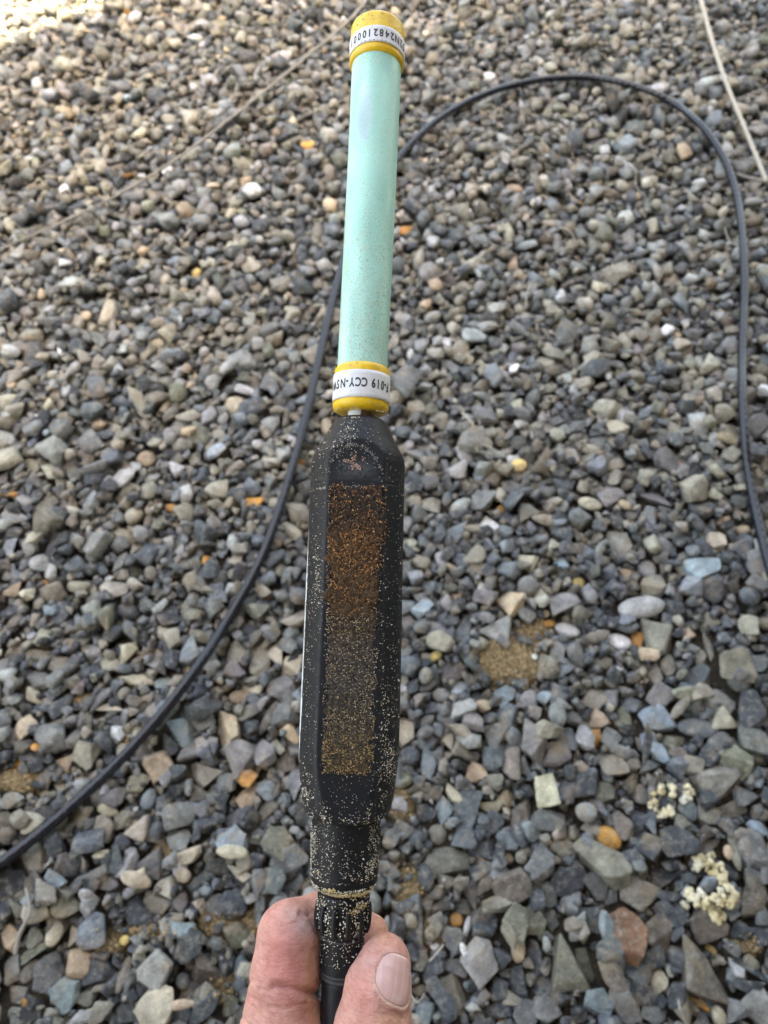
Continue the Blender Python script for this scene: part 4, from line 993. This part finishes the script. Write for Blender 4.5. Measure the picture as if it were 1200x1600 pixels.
CL = [(545, 668, 18, 12, 130), (535, 690, 20, 16, 110), (515, 712, 14, 10, 60), (555, 686, 16, 8, 60), (495, 880, 4, 30, 60), (500, 910, 6, 28, 170), (498, 820, 6, 60, 60), (485, 1000, 6, 90, 110), (482, 1230, 6, 22, 150), (478, 1255, 5, 12, 110), (605, 1130, 8, 34, 190),
      (612, 1188, 4, 14, 150), (604, 1205, 9, 22, 170), (600, 1245, 7, 16, 90), (552, 1235, 26, 16, 40), (614, 1060, 6, 70, 90), (600, 950, 12, 90, 80), (625, 900, 3, 120, 90), (492, 1300, 5, 26, 200), (490, 1350, 5, 22, 210), (586, 1310, 5, 30, 240), (580, 1362, 7, 12, 200),
      (540, 1276, 28, 4, 110), (512, 1325, 10, 25, 150), (530, 1350, 30, 14, 130), (515, 990, 2, 130, 120), (598, 1000, 2, 120, 90), (560, 1370, 18, 6, 60), (500, 1372, 8, 8, 80), (510, 1282, 12, 8, 60)]
for cx, cy, sx, sy, n in CL:
    for _ in range(n):
        py = np.clip(rng.normal(cy, sy), 656, 1379); c, w = edge_px(py); px = np.clip(rng.normal(cx, sx), c - w * .985, c + w * .985)
        stick(px, py, rng.choice([.00012, .00017, .00024, .00033], p=[.5, .32, .14, .04]))
for _ in range(230):               # grains caught on the seam and round the arch of the flat
    px = rng.uniform(485, 632); stick(px, 763 + rng.normal(0, 1.0) - 5 * math.sin((px - 485) / 147 * math.pi) + 2, rng.uniform(.00009, .0002))
for _ in range(320):
    a = rng.uniform(-1, 1); stick(557 + a * 44, 697 + 40 * abs(a) ** 2.4 + rng.normal(0, 2), rng.uniform(.00008, .00017), (.34, .32, .29))
for _ in range(520):               # pinkish chafed mark in the arch
    a = rng.random() * 6.28; q = rng.random() ** .5; px, py = 556 + 17 * q * math.cos(a) * (1 - .3 * math.sin(a)), 722 + 15 * q * math.sin(a)
    if q < .66 + .36 * math.cos(5 * a + 2.2): stick(px, py, rng.uniform(.00009, .0002), (.60, .36, .28))
for _ in range(13000):              # the caked sediment itself
    v = rng.random(); row = 757 + v * 455; u = rng.random()
    left = np.interp(row, [757, 900, 1212], [518, 516, 507]); right = np.interp(row, [757, 800, 900, 1212], [602, 604, 597, 584])
    px = left + (right - left) * u
    dense = (.95 if v < .18 else 1.0) if v < .46 else (.55 if v < .80 else .8)
    nz1 = .6 * vnoise(np.array([[px / 8, row / 8, 4.0]]))[0] + .4 * vnoise(np.array([[px / 22, row / 30, 14.0]]))[0]
    if rng.random() > dense * np.clip((nz1 - .16) * 2.6, .25, 1.2): continue
    if px > 578 and 890 < row < 1010 and rng.random() < .75: continue
    k = rng.random()
    if v < .16: tone = (.025, .018, .013) if k < .60 else ((.26, .11, .045) if k < .88 else (.40, .24, .11))
    elif v < .45: tone = (.03, .02, .012) if k < .42 else ((.31, .135, .045) if k < .84 else (.45, .26, .12))
    else: tone = (.03, .024, .018) if k < .40 else ((.22, .13, .055) if k < .62 else ((.42, .32, .19) if k < .86 else (.30, .28, .26)))
    if v > .86 and k > .62: tone = (.44, .31, .135)
    sz = rng.uniform(.00014, .00034) * (1.15 if v < .3 else (.85 if v > .5 else 1.0))
    GP.append(front_pt(px + 10 * abs(u - .5) * (vnoise(np.array([[row / 8, 4.0 * (u > .5), 3.0]]))[0] - .5), row, .0004 if v < .5 else .0002)); GS.append(sz); GC.append(np.clip(np.array(tone) * rng.uniform(.7, 1.3), .01, .9))
for py0, py1, n, sz in ((1386, 1400, 420, .0002), (1402, 1450, 260, .00024), (1452, 1462, 90, .0002), (1462, 1512, 130, .00018)):
    for _ in range(n):
        py = rng.uniform(py0, py1); c, w = edge_px(py); px = c + w * rng.uniform(-.97, .97)
        if n == 260 and rng.random() < .4: px = c + w * rng.choice([rng.uniform(-.95, -.45), rng.uniform(.45, .95)])
        GP.append(front_pt(px, py, .0007 if n == 260 else .0002)); GS.append(sz * rng.uniform(.6, 1.5)); GC.append(np.clip(SANDC[rng.integers(4)] * rng.uniform(.7, 1.2), 0, .9))
for cx, cy, n in ((545, 1395, 110), (566, 1398, 90), (566, 1418, 60), (552, 1424, 30), (520, 1388, 60)):   # yellow sand packed under the sleeve
    for _ in range(n):
        px, py = rng.normal(cx, 14 if n == 110 else 5), rng.normal(cy, 2.4)
        c, w = edge_px(py); px = np.clip(px, c - w * .95, c + w * .95)
        GP.append(front_pt(px, py, .0006)); GS.append(rng.uniform(.00018, .00036)); GC.append(np.array([.50, .38, .19]) * rng.uniform(.8, 1.2))
V, Fc, Cc = grains(np.array(GP), GS, np.array(GC)); m = mesh_np('sand_grains', V, Fc, False); vcol(m, Cc)
tag(link('sand_grains', m, M_GRAIN, probe), kind='stuff')
# specks on tube and caps
GP, GS, GC = [], [], []
for _ in range(520):
    py = rng.choice([rng.uniform(85, 130), rng.uniform(300, 560), rng.triangular(330, 540, 560)]); s = s_at(py)
    a = rng.uniform(-1.5, 1.5); r = np.interp(s, [s_at(600), s_at(70)], [rad(600, 39.0), rad(70, 38.3)])
    GP.append((off(s) + r * math.sin(a), -r * math.cos(a), s)); GS.append(rng.uniform(.00006, .00018)); k = rng.random()
    GC.append((.10, .10, .08) if k < .5 else ((.33, .36, .27) if k < .8 else (.5, .42, .27)))
for (row, r0, hw_, cxx) in ((20, 12, 42, 591), (640, 560, 43.4, 563.6), (572, 560, 43.4, 565), (610, 560, 43.4, 564)):
    for _ in range(60):
        rr_ = rc if row == 20 else rc2
        py = row + rng.normal(0, 7); s = s_at(py, rr_); a = rng.uniform(-1.5, 1.5)
        if row == 20: s = min(s, s_at(13, rr_)); 
        else: s = max(min(s, s_at(563, rr_)), s_at(641, rr_) + .0005)
        q = rr_ + .0002
        GP.append((off(s) + q * math.sin(a), -q * math.cos(a), s)); GS.append(rng.uniform(.0001, .0003)); GC.append(np.array([.66, .55, .32]) * rng.uniform(.7, 1.2))
V, Fc, Cc = grains(np.array(GP), GS, np.array(GC)); m = mesh_np('dirt_specks', V, Fc, False); vcol(m, Cc)
tag(link('dirt_specks', m, M_GRAIN, probe), kind='stuff')

# ------------------------------------------------------------------ the hand
def smin(a, b, k):
    h = np.clip(.5 + .5 * (b - a) / k, 0, 1); return b * (1 - h) + a * h - k * h * (1 - h)
def cone(X, a, b, ra, rb):
    ab = b - a; L2 = ab @ ab
    t_ = np.clip(((X - a) @ ab) / L2, 0, 1)
    return np.linalg.norm(X - a - t_[..., None] * ab, axis=-1) - (ra + (rb - ra) * t_)
def px_r(px, z): return px / F * z
HB = [  # (photo x, y, depth, radius px) chains; blend k
    ([(425, 2050, .262, 62), (436, 1760, .246, 68), (443, 1632, .2360, 72)], .003),                     # index, near segment
    ([(440, 1586, .2375, 61), (446, 1520, .2385, 54.5), (452, 1466, .2410, 50)], .0035),                # index, middle segment
    ([(452, 1456, .2430, 45), (500, 1438, .2520, 40), (545, 1452, .2580, 37), (575, 1466, .2585, 34.5)], .0025),   # index, end segment behind the probe
    ([(560, 1960, .218, 88), (575, 1720, .222, 70), (583, 1620, .2255, 60)], .005),                     # thumb, near segment
    ([(584, 1600, .2262, 57.5), (590, 1545, .2285, 51.5), (600, 1510, .2315, 42), (603, 1500, .2325, 37)], .004),      # thumb, end segment
    ([(430, 2060, .285, 62), (440, 1760, .270, 62), (445, 1690, .262, 58)], .003), ([(445, 1690, .262, 56), (500, 1700, .268, 46), (560, 1710, .268, 40)], .003),
    ([(440, 2090, .306, 60), (450, 1850, .292, 58), (455, 1790, .282, 54)], .003), ([(455, 1790, .282, 52), (510, 1800, .286, 42), (560, 1810, .284, 38)], .003),
    ([(455, 2120, .325, 52), (465, 1950, .312, 50), (470, 1900, .302, 46)], .003), ([(470, 1900, .302, 44), (515, 1910, .304, 38), (555, 1920, .302, 34)], .003),
]
PALM = [((430, 2080, .268), (520, 2700, .275), 66, 90), ((440, 2090, .292), (530, 2700, .290), 64, 84), ((460, 2120, .318), (540, 2700, .302), 56, 74), ((560, 1980, .220), (560, 2600, .262), 92, 96), ((535, 2700, .285), (600, 3900, .33), 118, 150)]
def hand_raw(X):
    d = np.full(X.shape[:-1], 1.0)
    for k_, (ch, kk) in enumerate(HB):
        part = np.full(X.shape[:-1], 1.0)
        for a, b in zip(ch[:-1], ch[1:]):
            A, B = cs(*a[:3]), cs(*b[:3])
            part = smin(part, cone(X, A, B, px_r(a[3], a[2]), px_r(b[3], b[2])), .0015)
        d = smin(d, part, kk)
    for a, b, ra, rb in PALM:
        A, B = cs(*a), cs(*b); d = smin(d, cone(X, A, B, px_r(ra, a[2]), px_r(rb, b[2])), .010)
    return d
NA = cs(606, 1498, .2325) - cs(583, 1600, .2262); NA /= np.linalg.norm(NA)          # thumb axis
NN = np.array([.62, .10, -.78]); NN -= (NN @ NA) * NA; NN /= np.linalg.norm(NN)     # nail faces right and towards the camera
NW = np.cross(NA, NN); NW = NW if NW[0] > 0 else -NW
NA, NW = math.cos(.2) * NA + math.sin(.2) * NW, math.cos(.2) * NW - math.sin(.2) * NA
def march(P, D, fn, n=60):
    tt = np.zeros(len(P))
    for _ in range(n): tt = tt + np.clip(fn(P + tt[:, None] * D), -.004, .01) * .8
    return P + tt[:, None] * D
NC = cs(598, 1516, .2292)
NCs = march((NC + NN * .03)[None], -NN[None], hand_raw)[0]
def nail_uv(X):
    q = X - NCs; return q @ NW, q @ NA, q @ NN
NHW, NHL = .0063, .0061
def nail_dom(u, v):               # <1 inside the nail outline
    return (np.abs(u / (NHW * (1 - .16 * np.clip(v / NHL, -.5, 1)))) ** 3 + np.abs((v - .0) / NHL) ** (2.6)) ** (1 / 2.8)
CREASES = [([(500, 1553), (488, 1552), (472, 1548), (455, 1543), (430, 1541)], .0016, 7), ([(420, 1572), (440, 1576), (460, 1571), (478, 1569)], .0005, 3), ([(372, 1580), (384, 1598), (392, 1606)], .0006, 3), ([(384, 1540), (392, 1532), (400, 1534)], .0005, 3),
           ([(388, 1556), (402, 1562), (416, 1580), (430, 1588)], .0004, 2.5), ([(395, 1572), (410, 1590)], .0004, 2.5), ([(470, 1428), (482, 1432), (492, 1444), (500, 1460)], .0010, 5), ([(596, 1574), (612, 1580), (624, 1585)], .0004, 3), ([(590, 1582), (612, 1588), (630, 1592)], .0003, 3),
           ([(410, 1545), (430, 1553), (450, 1556), (470, 1558)], .0004, 3), ([(425, 1448), (450, 1444), (470, 1440)], .0002, 3)]
def seg_d(P, a, b):
    ab = b - a; t_ = np.clip(((P - a) @ ab) / (ab @ ab), 0, 1); return np.linalg.norm(P - a - t_[..., None] * ab, axis=-1)
def hand_fine(X):
    d = hand_raw(X)
    px = 600 + F * X[..., 0] / X[..., 2]; py = 800 - F * X[..., 1] / X[..., 2]
    P2 = np.stack([px, py], -1); front = X[..., 2] < .2445
    for pl, dep, w in CREASES:
        q = np.full(px.shape, 1e3)
        for a, b in zip(pl[:-1], pl[1:]): q = np.minimum(q, seg_d(P2, np.array(a, float), np.array(b, float)))
        d = d + np.where(front, dep * np.exp(-(q / w) ** 2), 0)
    u, v, h = nail_uv(X); e = nail_dom(u, v)
    top = h > -.006
    d = d + np.where(top, .00045 * np.clip((1.04 - e) / .10, 0, 1) - .00040 * np.exp(-((e - 1.16) / .10) ** 2), 0)
    d = d - .0007 * (vnoise(X * 130) - .5) - .00022 * (vnoise(X * 520) - .5)
    return d
lo = np.array([-.062, -.80, .190]); hi = np.array([.040, -.115, .345])
lo[1] = -.62
V, Fc = surface(hand_raw, lo, hi, .00115)
# refine the part the photograph shows
bm = bmesh.new()
hm = mesh_np('hand', V, Fc); bm.from_mesh(hm)
bmesh.ops.recalc_face_normals(bm, faces=bm.faces)
es = [e for e in bm.edges if all(v.co[1] / v.co[2] > -.84 for v in e.verts)]
bmesh.ops.subdivide_edges(bm, edges=es, cuts=1, use_grid_fill=True)
bm.to_mesh(hm); bm.free()
V = np.empty(len(hm.vertices) * 3, np.float32); hm.vertices.foreach_get('co', V); V = V.reshape(-1, 3).astype(float)
eps = .0003
for it in range(3):
    d0 = hand_fine(V)
    gvec = np.stack([hand_raw(V + eps * e) - hand_raw(V - eps * e) for e in np.eye(3)], -1) / (2 * eps)
    gvec /= np.linalg.norm(gvec, axis=1)[:, None] + 1e-9
    V = V - gvec * np.clip(d0, -.002, .002)[:, None]
px, py = 600 + F * V[:, 0] / V[:, 2], 800 - F * V[:, 1] / V[:, 2]
def blob(x, y, sx, sy): return np.exp(-((px - x) / sx) ** 2 - ((py - y) / sy) ** 2)
n1 = vnoise(V * 220)[:, None]; n2 = vnoise(V * 700)[:, None]
cc = np.broadcast_to(np.array([.52, .26, .215]), V.shape) * (0.86 + .28 * n1)
pink = np.clip(blob(440, 1480, 28, 40) + blob(450, 1525, 40, 24) + .6 * blob(430, 1560, 40, 12) + .8 * blob(565, 1560, 16, 60) + .5 * blob(425, 1425, 16, 14), 0, 1)[:, None] * (.5 + .7 * n1) * .8
cc = cc * (1 - pink) + np.array([.49, .175, .15]) * pink
yel = np.clip(blob(488, 1520, 12, 40) + blob(492, 1585, 14, 26) + .7 * blob(605, 1595, 30, 14) + .8 * blob(600, 1450, 20, 24), 0, 1)[:, None] * .6
cc = cc * (1 - yel) + np.array([.55, .29, .155]) * yel
dust = np.clip(blob(478, 1448, 22, 18) + .5 * blob(455, 1425, 26, 12) + .5 * blob(575, 1510, 20, 20), 0, 1)[:, None] * (.35 + .9 * n2) * .65     # grey dust rubbed into the skin
cc = cc * (1 - dust) + np.array([.36, .28, .285]) * dust
spot = np.clip(blob(571, 1534, 5, 4) + blob(568, 1558, 4, 3) + .5 * blob(586, 1512, 5, 5), 0, 1)[:, None] * .6
cc = cc * (1 - spot) + np.array([.40, .13, .10]) * spot
u, v, h = nail_uv(V); e = nail_dom(u, v)
cut = (np.exp(-((e - 1.07) / .06) ** 2) * (h > -.006))[:, None] * .6 * np.where(v < .003, 1, .5)[:, None]
cc = cc * (1 - cut) + np.array([.74, .55, .44]) * cut
hm.vertices.foreach_set('co', c2w(V).astype(np.float32).ravel()); hm.update()
vcol(hm, np.clip(cc, 0, 1))
hm.polygons.foreach_set('use_smooth', np.ones(len(hm.polygons), bool))
t = NT('skin')
c = t.attr('tone')
c = t.mix(c, t.ramp(t.noise(260, 5, .65), [(.3, (.80, .68, .68)), (.5, (1.0, 1.0, 1.0)), (.7, (1.12, 1.2, 1.2))]), .8, 'MULTIPLY')
c = t.mix(c, (.74, .66, .62), t.ramp(t.noise(2600, 2, .6), [(.68, 0.0), (.78, .5)]))
vo = t.n('ShaderNodeTexVoronoi'); vo.feature = 'DISTANCE_TO_EDGE'; vo.inputs['Scale'].default_value = 1500; t.l(t.pos(), vo.inputs['Vector'])
vf = t.ramp(vo.outputs['Distance'], [(0, 0.0), (.12, 1.0)])
cx = t.n('ShaderNodeCombineXYZ')
for k, (axis_v, sc_) in enumerate(((RIGHT, 260), (UP, 1250), (FWD, 260))):
    dt = t.n('ShaderNodeVectorMath', operation='DOT_PRODUCT'); t.l(t.pos(), dt.inputs[0]); dt.inputs[1].default_value = tuple(axis_v)
    t.l(t.math('MULTIPLY', dt.outputs['Value'], sc_), cx.inputs[k])
wr = t.noise(1.0, 4, .6, cx.outputs[0])
nb = t.bump(vf, .45, .0003, t.bump(wr, .45, .0009, t.bump(t.noise(420, 5, .65), .5, .0010)))
c = t.mix(c, t.ramp(wr, [(.3, (.74, .62, .60)), (.5, (1.0, 1.0, 1.0)), (.7, (1.08, 1.1, 1.1))]), .55, 'MULTIPLY')
c = t.mix(c, t.ramp(vf, [(0, (.80, .72, .70)), (.5, (1.0, 1.0, 1.0))]), .6, 'MULTIPLY')
M_SKIN = t.out(c, t.ramp(t.noise(350, 4), [(.3, .42), (.7, .6)]), nb, .42)
t.b.inputs['Subsurface Weight'].default_value = .22
t.b.inputs['Subsurface Radius'].default_value = (1.0, .35, .18)
t.b.inputs['Subsurface Scale'].default_value = .0035
ho = V.mean(0)
hand = link('hand', hm, M_SKIN)
tag(hand, 'bare left hand pinching the cable end of the probe between thumb and forefinger', 'hand')
# thumbnail
nu, nv = 33, 41
uu, vv = np.meshgrid(np.linspace(-1, 1, nu), np.linspace(-1, 1, nv), indexing='ij')
# square grid -> superellipse
e = (np.abs(uu) ** 3 + np.abs(vv) ** 2.6) ** (1 / 2.8); mx = np.maximum(np.abs(uu), np.abs(vv)); sc = np.where(e > 1e-6, mx / np.maximum(e, 1e-6), 1)
U, W = uu * sc * NHW, vv * sc * NHL
U = U * (1 - .16 * np.clip(W / NHL, -.5, 1))
S0 = NCs + U[..., None] * NW + W[..., None] * NA + .02 * NN
S1 = march(S0.reshape(-1, 3), -NN[None], hand_raw)
lift = (.00005 + .00022 * (1 - np.clip(e * mx / np.maximum(mx, 1e-6), 0, 1) ** 4)).reshape(-1)
NV = S1 + lift[:, None] * NN
NV = NV + (.00006 * (vnoise(np.stack([U.reshape(-1) * 2200, W.reshape(-1) * 60, W.reshape(-1) * 0], -1)) - .5))[:, None] * NN
m = mesh_np('thumbnail', c2w(NV), [tuple(q) for q in grid_faces(nu, nv)])
cc = np.broadcast_to(np.array([.50, .30, .275]), NV.shape).copy()
tipk = .7 * np.clip((W.reshape(-1) / NHL - .90) / .08, 0, 1)[:, None]; cc = cc * (1 - tipk) + np.array([.70, .60, .52]) * tipk
lun = np.clip(1 - (np.hypot(U / NHW, (W / NHL + .95)) / .45), 0, 1).reshape(-1)[:, None]; st = vnoise(np.stack([U.reshape(-1) * 3500, W.reshape(-1) * 120, W.reshape(-1) * 0], -1))[:, None]; cc = cc * (.86 + .28 * st)
cc = cc * (1 - lun * .5) + np.array([.68, .52, .47]) * lun * .5
vcol(m, cc)
t = NT('nail')
M_NAIL = t.out(t.mix(t.attr('tone'), (.52, .33, .31), t.ramp(t.noise(300, 3), [(.45, 0.0), (.7, .4)])), .30, t.bump(t.noise(500, 3), .12, .0003), .5)
t.b.inputs['Subsurface Weight'].default_value = .15; t.b.inputs['Subsurface Radius'].default_value = (1, .4, .25); t.b.inputs['Subsurface Scale'].default_value = .002
no = link('thumbnail', m, M_NAIL, hand); sm = no.modifiers.new('thickness', 'SOLIDIFY'); sm.thickness = .0004; sm.offset = 0
# grit rubbed off on to the fingers
GP, GS, GC = [], [], []
q_px = [(rng.normal(472, 20), rng.normal(1452, 24)) for _ in range(70)] + [(rng.uniform(400, 495), rng.uniform(1430, 1590)) for _ in range(45)] + [(rng.normal(575, 16), rng.normal(1520, 30)) for _ in range(45)]
D = np.array([cs(x, y, 1.0) for x, y in q_px]); D /= np.linalg.norm(D, axis=1)[:, None]
Q = march(D * .19, D, hand_raw, 50)
ok = (np.abs(hand_raw(Q)) < .0006) & (Q[:, 2] < .262)
Q = c2w(Q[ok] - D[ok] * .00002)
V, Fc, Cc = grains(Q, rng.uniform(.00005, .00015, len(Q)), SANDC[rng.integers(0, 4, len(Q))])
m = mesh_np('sand_grains', V, Fc, False); vcol(m, Cc)
tag(link('sand_grains', m, M_GRAIN, hand), kind='stuff')
